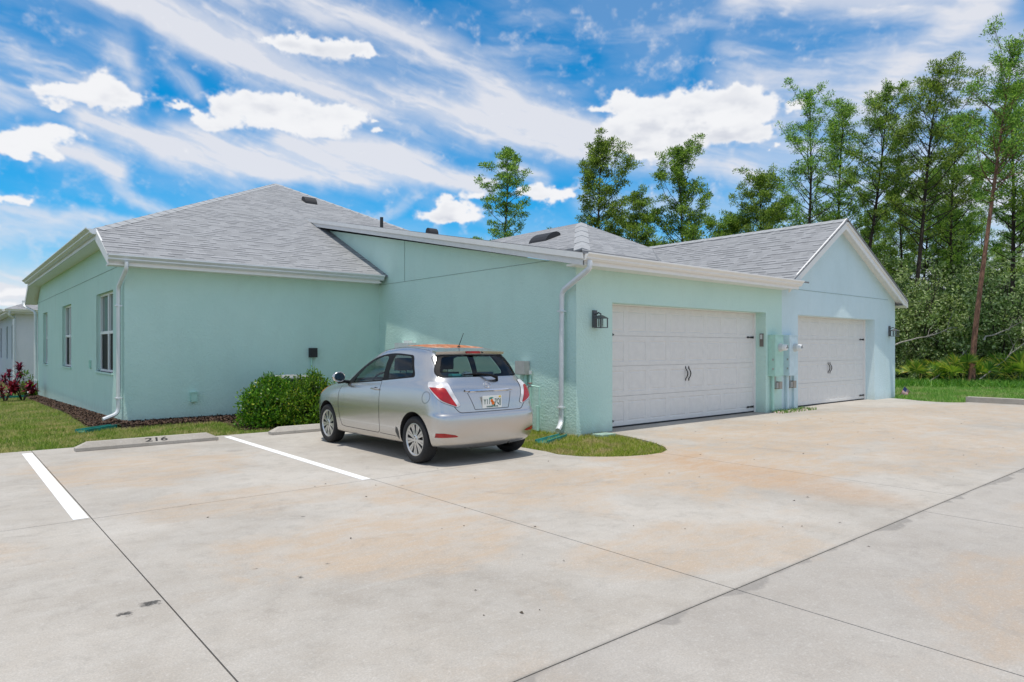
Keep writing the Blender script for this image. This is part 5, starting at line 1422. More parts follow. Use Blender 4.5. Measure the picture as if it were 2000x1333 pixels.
def tree_mesh(seed, H, cb=.35, rad=2.2, nb=46, r0=.13, lean=(0, 0), clump=26, cr=.34, L=.15, w=.05, mat='pine', bark_='bark', dens=4.2, top=.5, asc=.55, bare=.35):
    rg = np.random.default_rng(seed); b = MB()
    n = 14; ph = rg.random(4) * 6.28; r0 *= .78; nb = int(nb * 1.4)
    def tp(t):
        z = t * H
        return np.array([lean[0] * t ** 1.3 + .012 * H * math.sin(2.5 * t + ph[0]) + .006 * H * math.sin(7 * t + ph[1]), lean[1] * t ** 1.3 + .012 * H * math.sin(2.2 * t + ph[2]) + .006 * H * math.sin(6 * t + ph[3]), z])
    tr = lambda t: r0 * (1 - t) ** .85 + .012
    b.tube([tp(t) for t in np.linspace(0, 1, n)], [tr(t) * (1.25 if t == 0 else 1) for t in np.linspace(0, 1, n)], 8)
    C = []
    az = rg.random() * 6.28
    for i in range(nb):
        u = ((i + rg.random()) / nb) ** .85; t = cb + (.985 - cb) * u
        az += 2.4 + rg.normal(0, .35)
        prof = (math.sin(min(1, u * 2.2 + .25) * math.pi / 2)) * ((1 - u) ** .62 * (1 - top) + top * (1 - u) ** .3)
        lobe = 1 + .38 * math.sin(2 * az + 5 * t + ph[0]) + .22 * math.sin(3 * az - 9 * t + ph[1]); Lb = rad * 1.08 * prof * rg.uniform(.35, 1.3) * lobe
        if Lb < .3: Lb = .3
        e = asc * (.5 + .9 * u) + rg.normal(0, .12)
        p = tp(t); d = np.array([math.cos(az) * math.cos(e), math.sin(az) * math.cos(e), math.sin(e)])
        pts = [p]; k = 5
        for j in range(k):
            d = d + np.array([rg.normal(0, .08), rg.normal(0, .08), .07]); d /= np.linalg.norm(d); pts.append(pts[-1] + d * Lb / k)
        rb = max(.008, tr(t) * .38)
        b.tube(pts, [rb * (1 - .8 * j / k) + .004 for j in range(k + 1)], 5, cap=False)
        m_ = max(3, int(Lb * dens * 1.05))
        for q in range(m_):
            s_ = bare + (1.02 - bare) * rg.random() ** .8; f = min(s_, .999) * k; j = int(f); base = np.array(pts[j]) * (1 - (f - j)) + np.array(pts[j + 1]) * (f - j)
            off = rg.normal(size=3); off /= np.linalg.norm(off); off *= min(Lb, 2.2) * rg.uniform(.05, .30) * (1.2 - .5 * s_); off[2] = abs(off[2]) * .7
            c = base + off; C.append(c)
            if np.linalg.norm(off) > .12: b.tube([base, (base + c) / 2 + np.array([0, 0, .02]), c], [.009, .006, .003], 4, cap=False)
        C.append(pts[-1])
    C.append(tp(1.0)); C.append(tp(.985)); C.append(tp(.96))
    V, F = leaves(C, int(clump * 1.35), (cr * .66, cr * .62, cr * .38), L * .85, w * .72, rg, .5)
    return b, V, F
def make_tree(seed, x, y, label, group=None, name='pine_tree', cat='tree', mat='pine', bark_='bark', **k):
    t = thing(name, label, cat, (x, y, gz(x, y) - .02), group)
    b, V, F = tree_mesh(seed, mat=mat, bark_=bark_, **k)
    LOC[t.name] = Vector((0, 0, 0))
    b.build('trunk', M[bark_], t, smooth=True, recalc=False)
    np_obj('crown', V, F, M[mat], t)
    return t
def clone(t, x, y, sc_, rz, label, group=None):
    c = copy_tree(t); c.location = (x, y, gz(x, y) - .02); c.scale = (sc_, sc_, sc_) if np.ndim(sc_) == 0 else sc_; c.rotation_euler.z = rz; c['label'] = label
    if group: c['group'] = group
    elif 'group' in c: del c['group']
    return c
def hz(py, d): return CAMH + (681 - py) / 1320 * d
G1 = 'tall pines rising behind the roofs'
def T(seed, px, d, py, label, **k):
    x, y = at(px, d); return make_tree(seed, x, y, label, H=hz(py, d), **k)
# three trees over the green roof
T(11, 960, 44, 290, 'slender lone pine left of the others, above the low green garage roof', group=G1, cb=.50, rad=2.5, nb=34, lean=(.9, -.6), dens=4.4, clump=30, r0=.14, cr=.40, L=.20, w=.075, top=.4, asc=.5)
T(12, 1160, 40, 272, 'broad leafy pine directly behind the garage hip peak', group=G1, cb=.22, rad=3.1, nb=62, dens=5.2, clump=30, r0=.15, cr=.40, L=.20, w=.07, top=.35, lean=(.5, -.3))
T(13, 1330, 41, 293, 'conical spreading pine between the hip peak and the gable ridge', group=G1, cb=.22, rad=3.8, nb=58, dens=4.6, clump=30, r0=.15, cr=.38, L=.20, w=.07, asc=.8, top=.25)
T(14, 1238, 46, 378, 'shorter bushy pine between the two tall ones over the garage roof', group=G1, cb=.25, rad=2.6, nb=50, dens=6, clump=34, r0=.13, cr=.40, L=.20, w=.07)
T(15, 1425, 44, 428, 'small dark pine low behind the gable ridge', group=G1, cb=.3, rad=2.6, nb=44, dens=6, clump=32, r0=.13, cr=.40, L=.20, w=.07)
T(16, 1490, 42, 345, 'rounded olive pine left of the tall group over the ridge', group=G1, cb=.25, rad=3.4, nb=58, dens=5.2, clump=30, r0=.14, cr=.38, L=.19, w=.065, mat='pine')
# tall group
G2 = 'tall pines at the right side woods'
TT = {}
TT['a'] = T(21, 1566, 38, 182, 'tall thin pine with a bare pointed tip behind the gable peak', group=G2, cb=.42, rad=3.2, nb=40, r0=.15, dens=3.8, clump=26, cr=.34, L=.17, w=.055, lean=(.4, -.3), asc=.75)
TT['b'] = T(22, 1650, 40, 205, 'full green pine just left of the gable peak line', group=G2, cb=.35, rad=2.9, nb=48, r0=.15, dens=4.6, clump=28, cr=.36, L=.18, w=.06)
TT['c'] = T(23, 1688, 37, 165, 'tall dark-trunked pine right of the gable peak', group=G2, cb=.45, rad=2.9, nb=44, r0=.15, lean=(1.2, -.9), dens=4.6, clump=30, cr=.35, L=.17, w=.055, asc=.65)
T(24, 1755, 42, 268, 'shorter light green pine between two tall dark trunks', group=G2, cb=.35, rad=2.1, nb=40, r0=.11, dens=5, clump=28, cr=.36, L=.17, w=.06, mat='pine2')
TT['d'] = T(25, 1778, 35, 132, 'tallest wide pine leaning right in the middle of the woods', group=G2, cb=.42, rad=3.6, nb=54, r0=.16, lean=(1.3, -1.0), dens=4.6, clump=32, cr=.37, L=.17, w=.055, asc=.7)
T(26, 1870, 38, 235, 'dense rounded pine right of the tallest leaning one', group=G2, cb=.36, rad=3.3, nb=50, r0=.15, dens=5, clump=30, cr=.38, L=.17, w=.055)
T(27, 1909, 26.5, 78, 'reddish-barked pine with a bare leaning trunk at the lawn edge', group=G2, cb=.52, rad=2.3, nb=46, r0=.125, lean=(1.3, -1.0), bark_='barkred', dens=5, clump=30, cr=.32, L=.14, w=.045, asc=.6)
T(28, 1975, 33, 170, 'bushy pine at the far right edge of the photo', group=G2, cb=.40, rad=2.6, nb=54, r0=.16, dens=5.4, clump=30, cr=.36, L=.16, w=.055)
T(29, 2060, 31, 210, 'pine partly cut off by the right edge', group=G2, cb=.35, rad=2.8, nb=50, r0=.15, dens=5.4, clump=30, cr=.36, L=.16, w=.055)
# background pines deeper in the woods, copies
rr = random.Random(5); GB = 'thin pines deep in the woods'
keys = list(TT)
for i, px in enumerate([1475, 1530, 1600, 1640, 1690, 1735, 1760, 1790, 1830, 1850, 1868, 1890, 1925, 1950, 1985, 2005, 2020, 2080]):
    d = rr.uniform(42, 60); x, y = at(px + rr.uniform(-12, 12), d); s_ = rr.uniform(.55, .82)
    clone(TT[keys[i % 4]], x, y, (s_ * 1.1, s_ * 1.1, s_), rr.random() * 6.28, 'slim pine deep in the woods beyond the blue house', GB)
# undergrowth
def shrub_mesh(seed, H, rad, nst=7, mat='oak', clump=46, nC=70, L=.13, w=.085, cr=.27):
    rg = np.random.default_rng(seed); b = MB(); C = []
    for i in range(nst):
        a = rg.random() * 6.28; ln = rg.uniform(.2, 1) * rad; h = H * rg.uniform(.6, 1); pts = [np.array([rg.normal(0, .12), rg.normal(0, .12), 0])]
        for j in range(1, 6):
            t = j / 5; pts.append(np.array([math.cos(a) * ln * t ** 1.2 + rg.normal(0, .06), math.sin(a) * ln * t ** 1.2 + rg.normal(0, .06), h * t]))
        b.tube(pts, [.035 * (1 - .8 * t) + .004 for t in np.linspace(0, 1, 6)], 5, cap=False)
        for q in range(nC // nst):
            t = rg.uniform(.12, 1); f = min(t * 5, 4.99); j = int(f); p = pts[j] * (1 - f + j) + pts[j + 1] * (f - j)
            o = rg.normal(size=3) * np.array([.42, .42, .3]) * rad * .75; c = p + o; c[2] = max(.15, c[2]); C.append(c)
            b.tube([p, (p + c) / 2, c], [.01, .007, .003], 4, cap=False)
    V, F = leaves(C, clump, (cr, cr, cr * .8), L, w, rg, .3); return b, V, F
def make_shrub(seed, x, y, label, group, mat='oak', name='shrub', **k):
    t = thing(name, label, 'shrub', (x, y, gz(x, y) - .02), group); b, V, F = shrub_mesh(seed, mat=mat, **k)
    LOC[t.name] = Vector((0, 0, 0))
    b.build('stems', M['bark'], t, recalc=False); np_obj('foliage', V, F, M[mat], t); return t
GS = 'grey green scrub oaks filling the wood edge'
pr = []
x, y = at(1800, 31); pr.append(make_shrub(31, x, y, 'tall grey green scrub oak just right of the blue wall', GS, H=5.2, rad=2.0, nC=210, nst=9))
x, y = at(1862, 30); pr.append(make_shrub(32, x, y, 'rounded pale scrub oak left of the reddish leaning pine', GS, H=3.4, rad=1.9, nC=200, nst=9))
x, y = at(1960, 29); pr.append(make_shrub(33, x, y, 'pale scrub oak right of the reddish leaning pine', GS, H=4.4, rad=2.1, nC=220, nst=9))
GU = 'scrub thicket behind the wood edge'
for i in range(28):
    px = 1680 + i * 15 + rr.uniform(-10, 10); d = rr.uniform(33, 46); x, y = at(px, d)
    clone(pr[i % 3], x, y, rr.uniform(.8, 1.55), rr.random() * 6.28, 'tangled scrub oak in the thicket behind the first row', GU)
GH = 'dark crowns low behind the gable ridge'
for i in range(10):
    px = 1440 + i * 30; d = rr.uniform(48, 60); x, y = at(px, d)
    clone(pr[i % 3], x, y, (1.7, 1.7, rr.uniform(1.9, 2.4)), rr.random() * 6.28, 'wide dark treetop barely showing over the gable ridge', GH)
# far mass of woods
rg = np.random.default_rng(77); C = []
for i in range(900):
    px = rg.uniform(1560, 2150); d = rg.uniform(56, 78); x, y = at(px, d); C.append((x, y, rg.random() ** 1.2 * 6.5))
for i in range(1500):
    an = rg.uniform(-.35, .05) if i < 900 else rg.uniform(1.75, 2.6); d = rg.uniform(80, 120); C.append((d * math.cos(an), d * math.sin(an), rg.random() ** 1.2 * 7))
V, F = leaves(C, 34, (1.3, 1.3, .9), .38, .18, rg, .3)
tag(np_obj('far_woods', V, F, M['oak']), 'mass of distant woods behind the pines', 'woods', kind='stuff')
# palmettos
def palmetto(seed, nf=12, h=.9):
    rg = np.random.default_rng(seed); V = []; F = []; b = MB()
    for i in range(nf):
        a = i * 2.4 + rg.random(); e = rg.uniform(.5, 1.45); L = h * rg.uniform(.55, 1); d = np.array([math.cos(a) * math.cos(e), math.sin(a) * math.cos(e), math.sin(e)])
        c = d * L; b.tube([(0, 0, 0), d * L * .5, c], [.012, .009, .007], 4, cap=False)
        s_ = np.cross(d, [0, 0, 1]); s_ /= np.linalg.norm(s_); u = np.cross(s_, d); fr = h * rg.uniform(.42, .6)
        for j in range(17):
            th = (j - 8) / 8 * 1.75; dd = d * math.cos(th) + s_ * math.sin(th); w = .024 * h / .9
            tip = c + dd * fr * (1 - .12 * abs(th)) + np.array([0, 0, -.12 * fr * rg.random()]); mid = c + dd * fr * .5 + u * .05 * fr; sd = np.cross(dd, u); i0 = len(V)
            V += [c, mid + sd * w, tip, mid - sd * w]; F.append((i0, i0 + 1, i0 + 2, i0 + 3))
    return b, np.array(V), np.array(F)
pt = thing('palmetto', 'bright saw palmetto nearest the blue wall', 'palm shrub', (*at(1795, 27.0), 0), 'saw palmettos along the wood edge')
LOC[pt.name] = Vector((0, 0, 0)); b, V, F = palmetto(5, 10, .95); b.build('stalks', M['palmetto'], pt, recalc=False); np_obj('fronds', V, F, M['palmetto'], pt)
for px, d, s_, lb in ((1826, 27.4, .9, 'yellowish saw palmetto, second from the blue wall'), (1856, 28.0, 1.2, 'saw palmetto under the rounded scrub oak'), (1880, 26.8, 1.3, 'upright saw palmetto just left of the leaning reddish trunk'), (1932, 26.8, 1.0, 'saw palmetto just right of the leaning reddish trunk'),
    (1962, 27.6, 1.3, 'wide yellow green saw palmetto near the right edge'), (1992, 26.6, 1.35, 'saw palmetto at the right edge of the woods'), (2025, 26.9, 1.3, 'palmetto cut by the right edge of the photo')):
    clone(pt, *at(px, d), s_, rr.random() * 6.28, lb, 'saw palmettos along the wood edge')
# weeds and litter at the wood edge
P = []
for _ in range(14000):
    px = rr.uniform(1745, 2100); d = rr.uniform(24.2, 28.5) ; x, y = at(px, d); 
    if math.sin(x * 1.3) + math.sin(y * 1.7 + x) + rr.uniform(-.8, .8) > -.2: P.append((x, y, -.03))
tag(blades('weeds', np.array(P), M['weed'], (.06, .36), .020, .7), 'leafy green weeds between the lawn and the palmettos', 'weeds', kind='stuff')
# fallen dead branches
def deadbranch(p0, p1, label, r=.035, nt=9, seed=0):
    rg = np.random.default_rng(seed); p0 = np.array(p0); p1 = np.array(p1); b = MB(); n = 9; pts = []
    for i in range(n):
        t = i / (n - 1); pts.append(p0 * (1 - t) + p1 * t + rg.normal(0, .05, 3) * (0 < i < n - 1))
    b.tube(pts, [r * (1 - .75 * i / (n - 1)) for i in range(n)], 6)
    ax = (p1 - p0) / np.linalg.norm(p1 - p0)
    for k in range(nt):
        f = rg.uniform(.35, .98) * (n - 1); j = min(n - 2, int(f)); q = pts[j] * (1 - f + j) + pts[j + 1] * (f - j); d = ax + rg.normal(0, .5, 3); d /= np.linalg.norm(d); L = rg.uniform(.3, .9)
        b.tube([q, q + d * L * .5 + rg.normal(0, .03, 3), q + d * L], [r * .35, r * .2, .004], 4, cap=False)
    return tag(b.build('dead_branch', M['twig'], recalc=False), label, 'branch', 'bare dead branches leaning in the woods')
def p3(px, py, d): x, y = at(px, d); return (x, y, hz(py, d))
deadbranch(p3(1746, 675, 27.5), p3(1870, 640, 28.5), 'pale dead branch reaching out right of the blue wall at lamp height', seed=1)
deadbranch(p3(1922, 665, 27.5), p3(2000, 628, 27.5), 'pale dead branch crossing behind the leaning trunk at mid height', seed=2)
deadbranch(p3(1912, 742, 26.6), p3(2010, 662, 27.5), 'long grey dead branch rising from the foot of the leaning pine', .03, 12, seed=3)
deadbranch(p3(1815, 745, 26.8), p3(1905, 668, 29), 'thin crooked dead branch over the palmettos', .022, 8, seed=4)
# small turquoise sign glimpsed through the trees
t = thing('distant_sign', 'small turquoise and yellow sign glimpsed between the trees', 'sign', (*at(1905, 48), 0)); x, y = at(1905, 48); LOC[t.name] = Vector((x, y, 0))
b = MB(); z = hz(624, 48); dv = Vector((ST, -CT, 0)); o = Vector((x, y, z)); b.prism([o - dv * .35 - Vector((0, 0, .5)), o + dv * .35 - Vector((0, 0, .5)), o + dv * .35 + Vector((0, 0, .5)), o - dv * .35 + Vector((0, 0, .5))], (CT * .04, ST * .04, 0)); b.build('panel', plain('turquoise_sign', (.02, .33, .42), .5), t)
b = MB(); b.cyl((x + .1, y + .1, -.1), (x + .1, y + .1, z - .4), .04, 8); b.build('post', M['grey'], t)
# bush in front of the air conditioner
def bush(px, d, rx, ry, h, label, seed, n=520, name='leafy_bush'):
    x, y = at(px, d); t = thing(name, label, 'bush', (x, y, 0)); LOC[t.name] = Vector((0, 0, 0)); rg = np.random.default_rng(seed); C = []; b = MB()
    while len(C) < n:
        u = rg.uniform(-1, 1, 3); u[2] = abs(u[2]); r = np.linalg.norm(u)
        if r > 1 or r < .35: continue
        lump = 1 + .13 * math.sin(u[0] * 7 + 1) * math.cos(u[1] * 6) + .07 * math.sin(u[2] * 9 + u[0] * 4)
        c = np.array([u[0] * rx, u[1] * ry, .06 + u[2] * h]) * lump
        if c[2] < .04: continue
        C.append(c)
    for c in C[:150]: b.tube([(c[0] * .1, c[1] * .1, 0), np.array(c) * np.array([.55, .55, .5]), c], [.010, .006, .003], 4, cap=False)
    C2 = C
    V, F = leaves(C2, 26, .095, .058, .028, rg, .55)
    for k in range(26):   # sprigs standing proud
        a = rg.random() * 6.28; q = rg.uniform(.2, .95); p = np.array([math.cos(a) * rx * q, math.sin(a) * ry * q, h * math.sqrt(max(.05, 1 - q * q)) * 1.02]); e = p + np.array([rg.normal(0, .04), rg.normal(0, .04), rg.uniform(.07, .17)])
        b.tube([p - np.array([0, 0, .1]), p, e], [.005, .004, .002], 4, cap=False)
        V2, F2 = leaves([p + (e - p) * s_ for s_ in (.3, .6, .9)], 9, .03, .06, .028, rg, .8); F = np.vstack([F, F2 + len(V)]); V = np.vstack([V, V2])
    b.build('stems', M['bark'], t, recalc=False); np_obj('foliage', V, F, M['bush'], t); return t
bush(535, 12.9, .66, .55, .80, 'bright green leafy bush, left half of the clump before the air conditioner', 41, 560)
bush(608, 12.7, .52, .5, .84, 'bright green leafy bush just in front of the car bonnet', 42, 480)
# red cordylines by the far left
def cordyline(px, d, h, label, seed):
    x, y = at(px, d); t = thing('red_cordyline', label, 'plant', (x, y, gz(x, y)), 'red cordylines on the left lawn'); LOC[t.name] = Vector((0, 0, 0)); rg = np.random.default_rng(seed); b = MB(); V = []; F = []
    for s_ in range(4):
        a = s_ * 1.7 + rg.random(); top_ = np.array([math.cos(a) * .28, math.sin(a) * .28, h * rg.uniform(.5, .85)]); b.tube([(0, 0, -.05), top_ * .5, top_], [.02, .016, .012], 6, cap=False)
        for k in range(46):
            th = k * 2.4; e = rg.uniform(-.1, 1.35); L = rg.uniform(.20, .34); dd = np.array([math.cos(th) * math.cos(e), math.sin(th) * math.cos(e), math.sin(e)]); p = top_ - np.array([0, 0, rg.uniform(0, .28)])
            sd = np.cross(dd, [0, 0, 1]); sd /= np.linalg.norm(sd) + 1e-9; m1 = p + dd * L * .5 + np.array([0, 0, .02]); tip = p + dd * L + np.array([0, 0, -.07]); i0 = len(V); V += [p, m1 + sd * .035, tip, m1 - sd * .035]; F.append((i0, i0 + 1, i0 + 2, i0 + 3))
    b.build('stems', M['bark'], t, recalc=False); np_obj('leaves', np.array(V), np.array(F), M['ti'], t)
cordyline(22, 24.5, 1.35, 'taller dark red cordyline at the far left edge', 1); cordyline(10, 22.0, .8, 'low dark red cordyline at the left edge of the lawn', 2); cordyline(44, 22.3, .75, 'low red cordyline nearest the far downspout', 3)
x, y = at(60, 24.5); s_ = make_shrub(51, x, y, 'small green shrub behind the red cordylines', None, mat='bush', H=.7, rad=.4, nC=50, nst=5, cr=.12, L=.08, w=.04)
# a pale path behind the cordylines
b = MB(S); b.box((-12, 31.6, -.30), (2.0, 32.6, -.262)); tag(b.build('footpath', M['conc']), kind='structure')
# leaf litter on the slab
b = MB(); rg = np.random.default_rng(8)
for i in range(110):
    if i < 85: x, y = rg.uniform(2.2, 18), rg.uniform(2.4, 7.0)
    else: x, y = rg.uniform(-1, 7), rg.uniform(1.5, 11.4)
    if 6.4 < x < 8.9 and y > 5.6: continue
    a = rg.random() * 6.28; L = rg.uniform(.006, .019); h = rg.uniform(.002, .010)
    b.poly([(x, y, .003), (x + math.cos(a) * L - math.sin(a) * L * .3, y + math.sin(a) * L + math.cos(a) * L * .3, .003 + h), (x + math.cos(a) * 2 * L, y + math.sin(a) * 2 * L, .004), (x + math.cos(a) * L + math.sin(a) * L * .3, y + math.sin(a) * L - math.cos(a) * L * .3, .003)])
tag(b.build('leaf_litter', plain('dry_leaf', (.06, .045, .03), .9, var=.5), recalc=False), 'tiny dry leaf scraps scattered over the concrete', 'leaf litter', kind='stuff')

# ------------------------------------------------------------------ sky
def ae(px, py):
    return (TH - math.atan((px - 1000) / 1320), math.atan((681 - py) / math.hypot(1320, px - 1000)))
NW, NH = 1512, 560
AZ0, AZ1, EL0, EL1 = TH - .84, TH + .84, -.02, .60
gu, gv = np.meshgrid(np.linspace(AZ0, AZ1, NW), np.linspace(EL0, EL1, NH))
gu = gu.astype(np.float32); gv = gv.astype(np.float32)
rs = np.random.default_rng(21); TAB = rs.random((256, 256)).astype(np.float32)
def vnoise(x, y):
    xi = np.floor(x).astype(np.int32); yi = np.floor(y).astype(np.int32); fx = x - xi; fy = y - yi
    fx = fx * fx * (3 - 2 * fx); fy = fy * fy * (3 - 2 * fy); a, b_ = xi & 255, (xi + 1) & 255; c, d = yi & 255, (yi + 1) & 255
    return (TAB[c, a] * (1 - fx) + TAB[c, b_] * fx) * (1 - fy) + (TAB[d, a] * (1 - fx) + TAB[d, b_] * fx) * fy
def fbm(x, y, oct_=6, gain=.55, seed=0):
    s_ = 0; a = 1; t = 0
    for o in range(oct_):
        s_ = s_ + a * vnoise(x * 2 ** o + 17.3 * o + seed * 7.1, y * 2 ** o + 9.7 * o + seed * 3.3); t += a; a *= gain
    return s_ / t
def sstep(x, a, b_): t = np.clip((x - a) / (b_ - a), 0, 1); return t * t * (3 - 2 * t)
U_ = -gu                                             # grows to the right
w1 = fbm(U_ * 7, gv * 7, 4, .55, 1) - .5; w2 = fbm(U_ * 7, gv * 7, 4, .55, 2) - .5
w3 = fbm(U_ * 22, gv * 22, 5, .6, 31) - .5; w4 = fbm(U_ * 22, gv * 22, 5, .6, 32) - .5
wu = gu + w1 * .022 + w3 * .022; wv = gv + w2 * .022 + w4 * .022
def fibres(ang, seed, sx=3.2, sy=20, oct_=8):
    c, s_ = math.cos(ang), math.sin(ang); x = U_ * c + gv * s_; y = -U_ * s_ + gv * c; x = x + w1 * .03; y = y + w2 * .014 + w3 * .010
    return fbm(x * sx, y * sy, oct_, .6, seed)
FB = {}
def streak(pts, amt, ang, power=1.0, fib=.9, thr=.33):
    """soft band through bearings (photo column,row,half width), textured by ice fibres at the angle"""
    global cir
    best = np.zeros_like(gu)
    for a, c in zip(pts, pts[1:]):
        A = np.array(ae(*a[:2])); B = np.array(ae(*c[:2])); BA = B - A; t = np.clip(((wu - A[0]) * BA[0] + (wv - A[1]) * BA[1]) / (BA @ BA), 0, 1)
        q = np.hypot(wu - A[0] - t * BA[0], wv - A[1] - t * BA[1]); wd = (a[2] + (c[2] - a[2]) * t) / 1320
        best = np.maximum(best, np.exp(-(q / wd * 1.25) ** 2))
    k = round(ang, 1)
    if k not in FB: FB[k] = fibres(k, int(k * 10) + 40)
    f = FB[k]; v = best ** power * ((1 - fib) + fib * sstep(f, thr + .03, thr + .36) * 1.25) * amt
    cir = 1 - (1 - cir) * (1 - np.clip(v, 0, 1))
cir = np.zeros_like(gu)
D = -.25
streak([(150, -60, 60), (300, 10, 55), (430, 75, 52), (640, 165, 45), (880, 225, 50), (1060, 258, 62), (1180, 280, 45)], 1.0, -.4, fib=.55, thr=.26)
streak([(230, -30, 26), (400, 48, 26), (520, 112, 26), (680, 180, 26), (900, 238, 26), (1120, 262, 24)], .9, -.4, fib=.3)
streak([(470, -40, 60), (600, 10, 60), (760, 75, 58), (880, 100, 52), (930, 120, 34)], 1.0, -.3, fib=.6, thr=.27)
streak([(540, -10, 26), (700, 45, 26), (860, 100, 26)], .85, -.3, fib=.4)
streak([(560, 60, 40), (760, 130, 60), (980, 185, 60)], .5, -.3, fib=.9)
streak([(180, 235, 26), (290, 272, 36), (450, 305, 46), (640, 318, 52), (820, 338, 40), (960, 358, 22)], 1.0, -.2, fib=.45, thr=.25)
streak([(260, 262, 18), (420, 308, 22), (600, 338, 22), (800, 350, 18), (940, 356, 14)], .9, -.2, fib=.25)
streak([(560, 280, 44), (700, 298, 50), (830, 315, 40)], .9, -.2, fib=.4, thr=.25)
streak([(-60, 90, 70), (80, 100, 62), (210, 105, 48)], .85, -.1, fib=.85, thr=.3)
streak([(225, 100, 26), (262, 150, 20), (248, 230, 22)], .55, -1.2, fib=.6)
streak([(-40, 180, 50), (120, 170, 50), (230, 170, 30)], .55, -.1, fib=.8)
streak([(310, 115, 16), (345, 150, 22), (378, 195, 16)], .5, -.9, fib=.6)
streak([(110, 296, 14), (190, 316, 20), (235, 345, 20), (245, 375, 16), (285, 400, 18), (330, 420, 20)], .85, -.5, fib=.5, thr=.28)
streak([(60, 285, 30), (160, 300, 34), (260, 310, 20)], .5, -.2, fib=.8)
streak([(320, 290, 40), (400, 330, 44), (440, 370, 30)], .62, -.6, fib=.7)
streak([(-40, 415, 16), (120, 428, 17), (250, 430, 10)], .95, -.1, fib=.4)
streak([(-60, 452, 22), (90, 450, 22), (200, 455, 14)], .6, 0, fib=.7)
streak([(-60, 545, 40), (60, 560, 44)], .95, 0, fib=.4)
streak([(975, 150, 60), (1040, 205, 50), (1080, 245, 34)], .62, -.6, fib=.7)
streak([(960, 200, 44), (1090, 240, 44), (1180, 275, 30)], .85, -.3, fib=.5)
streak([(985, 330, 20), (1060, 352, 16)], .6, -.1, fib=.6)
streak([(1180, 300, 30), (1260, 315, 34), (1400, 315, 40), (1470, 345, 30)], .85, -.2, fib=.5)
streak([(1985, -40, 34), (1900, 20, 34), (1810, 90, 32), (1740, 150, 36), (1700, 200, 34)], .95, .7, fib=.35)
streak([(1460, -30, 50), (1620, -10, 50), (1760, 0, 50), (1920, 5, 40)], .85, -.1, fib=.6)
streak([(1440, 60, 60), (1500, 110, 70), (1620, 150, 70), (1780, 180, 80), (1960, 150, 90)], .60, -.1, fib=.75)
streak([(1440, 190, 60), (1620, 215, 80), (1850, 250, 110), (2050, 300, 120)], .60, -.1, fib=.6)
streak([(1000, 60, 60), (1180, 85, 44), (1420, 60, 40)], .33, 0, fib=.95)
streak([(980, 110, 50), (1130, 150, 40), (1330, 95, 30)], .25, 0, fib=.95)
streak([(720, 440, 14), (775, 415, 16), (815, 385, 12)], .5, .6, fib=.5)
streak([(1480, 330, 80), (1700, 350, 130), (2050, 420, 160)], .62, -.1, fib=.4)
streak([(1600, 560, 160), (2050, 560, 200)], .75, -.1, fib=.2)
streak([(1150, 400, 40), (1300, 400, 50), (1420, 420, 40)], .35, -.1, fib=.6)
ff = fibres(-.28, 91, 9, 60, 6); cir = np.clip(cir * (.78 + .5 * sstep(ff, .34, .62)), 0, 1)
cir = np.maximum(cir, .16 * sstep(fibres(-.2, 77, 3, 12) * fbm(U_ * 4, gv * 6, 3, .5, 9), .24, .42))
CU = [(170, 195, 90, 19), (205, 180, 55, 27), (185, 168, 20, 17), (120, 178, 45, 11), (88, 176, 22, 7), (232, 196, 36, 17), (110, 208, 24, 8), (60, 262, 55, 12), (110, 258, 46, 14), (45, 285, 70, 22), (0, 280, 60, 26), (90, 298, 34, 14), (35, 311, 22, 5), (15, 388, 34, 8), (42, 394, 16, 5),
      (430, 205, 28, 14), (480, 208, 60, 24), (540, 205, 60, 28), (600, 222, 66, 22), (680, 230, 38, 18), (560, 235, 90, 22), (430, 240, 46, 15), (400, 236, 20, 9), (620, 262, 44, 14), (580, 255, 60, 14), (575, 183, 12, 7), (480, 188, 12, 6), (620, 98, 70, 18), (665, 92, 40, 14), (590, 84, 44, 14), (700, 104, 36, 9), (560, 86, 30, 9), (540, 88, 20, 8), (350, 212, 14, 4), (375, 222, 11, 4), (740, 262, 11, 5), (735, 238, 8, 3),
      (872, 388, 22, 11), (862, 416, 36, 12), (900, 420, 44, 11), (885, 408, 26, 10), (928, 386, 20, 9), (1065, 380, 42, 13), (1040, 376, 26, 10), (1100, 386, 20, 9), (1330, 205, 40, 20), (1390, 205, 60, 24), (1440, 192, 44, 24), (1480, 208, 38, 24), (1438, 178, 14, 12), (1260, 235, 60, 18), (1220, 250, 46, 20), (1330, 232, 90, 24), (1430, 235, 50, 20), (1310, 262, 110, 24), (1400, 262, 60, 16), (1460, 262, 34, 14), (1490, 252, 12, 6), (1235, 202, 46, 14), (1280, 210, 24, 12), (1175, 216, 30, 6), (1215, 190, 26, 8), (1235, 282, 46, 16), (1260, 300, 32, 12), (1560, 215, 22, 11), (1510, 286, 8, 4), (30, 565, 40, 12), (20, 592, 30, 9), (1300, 290, 70, 22)]
n1 = fbm(U_ * 36, gv * 50, 6, .62, 4) - .5; n2 = fbm(U_ * 30, gv * 40, 6, .58, 5) - .5; nb_ = fbm(U_ * 55, gv * 70, 6, .6, 6) - .5
cu_u = gu + n1 * .034; cu_v = gv + n2 * .026
dens_ = np.zeros_like(gu); low = np.zeros_like(gu)
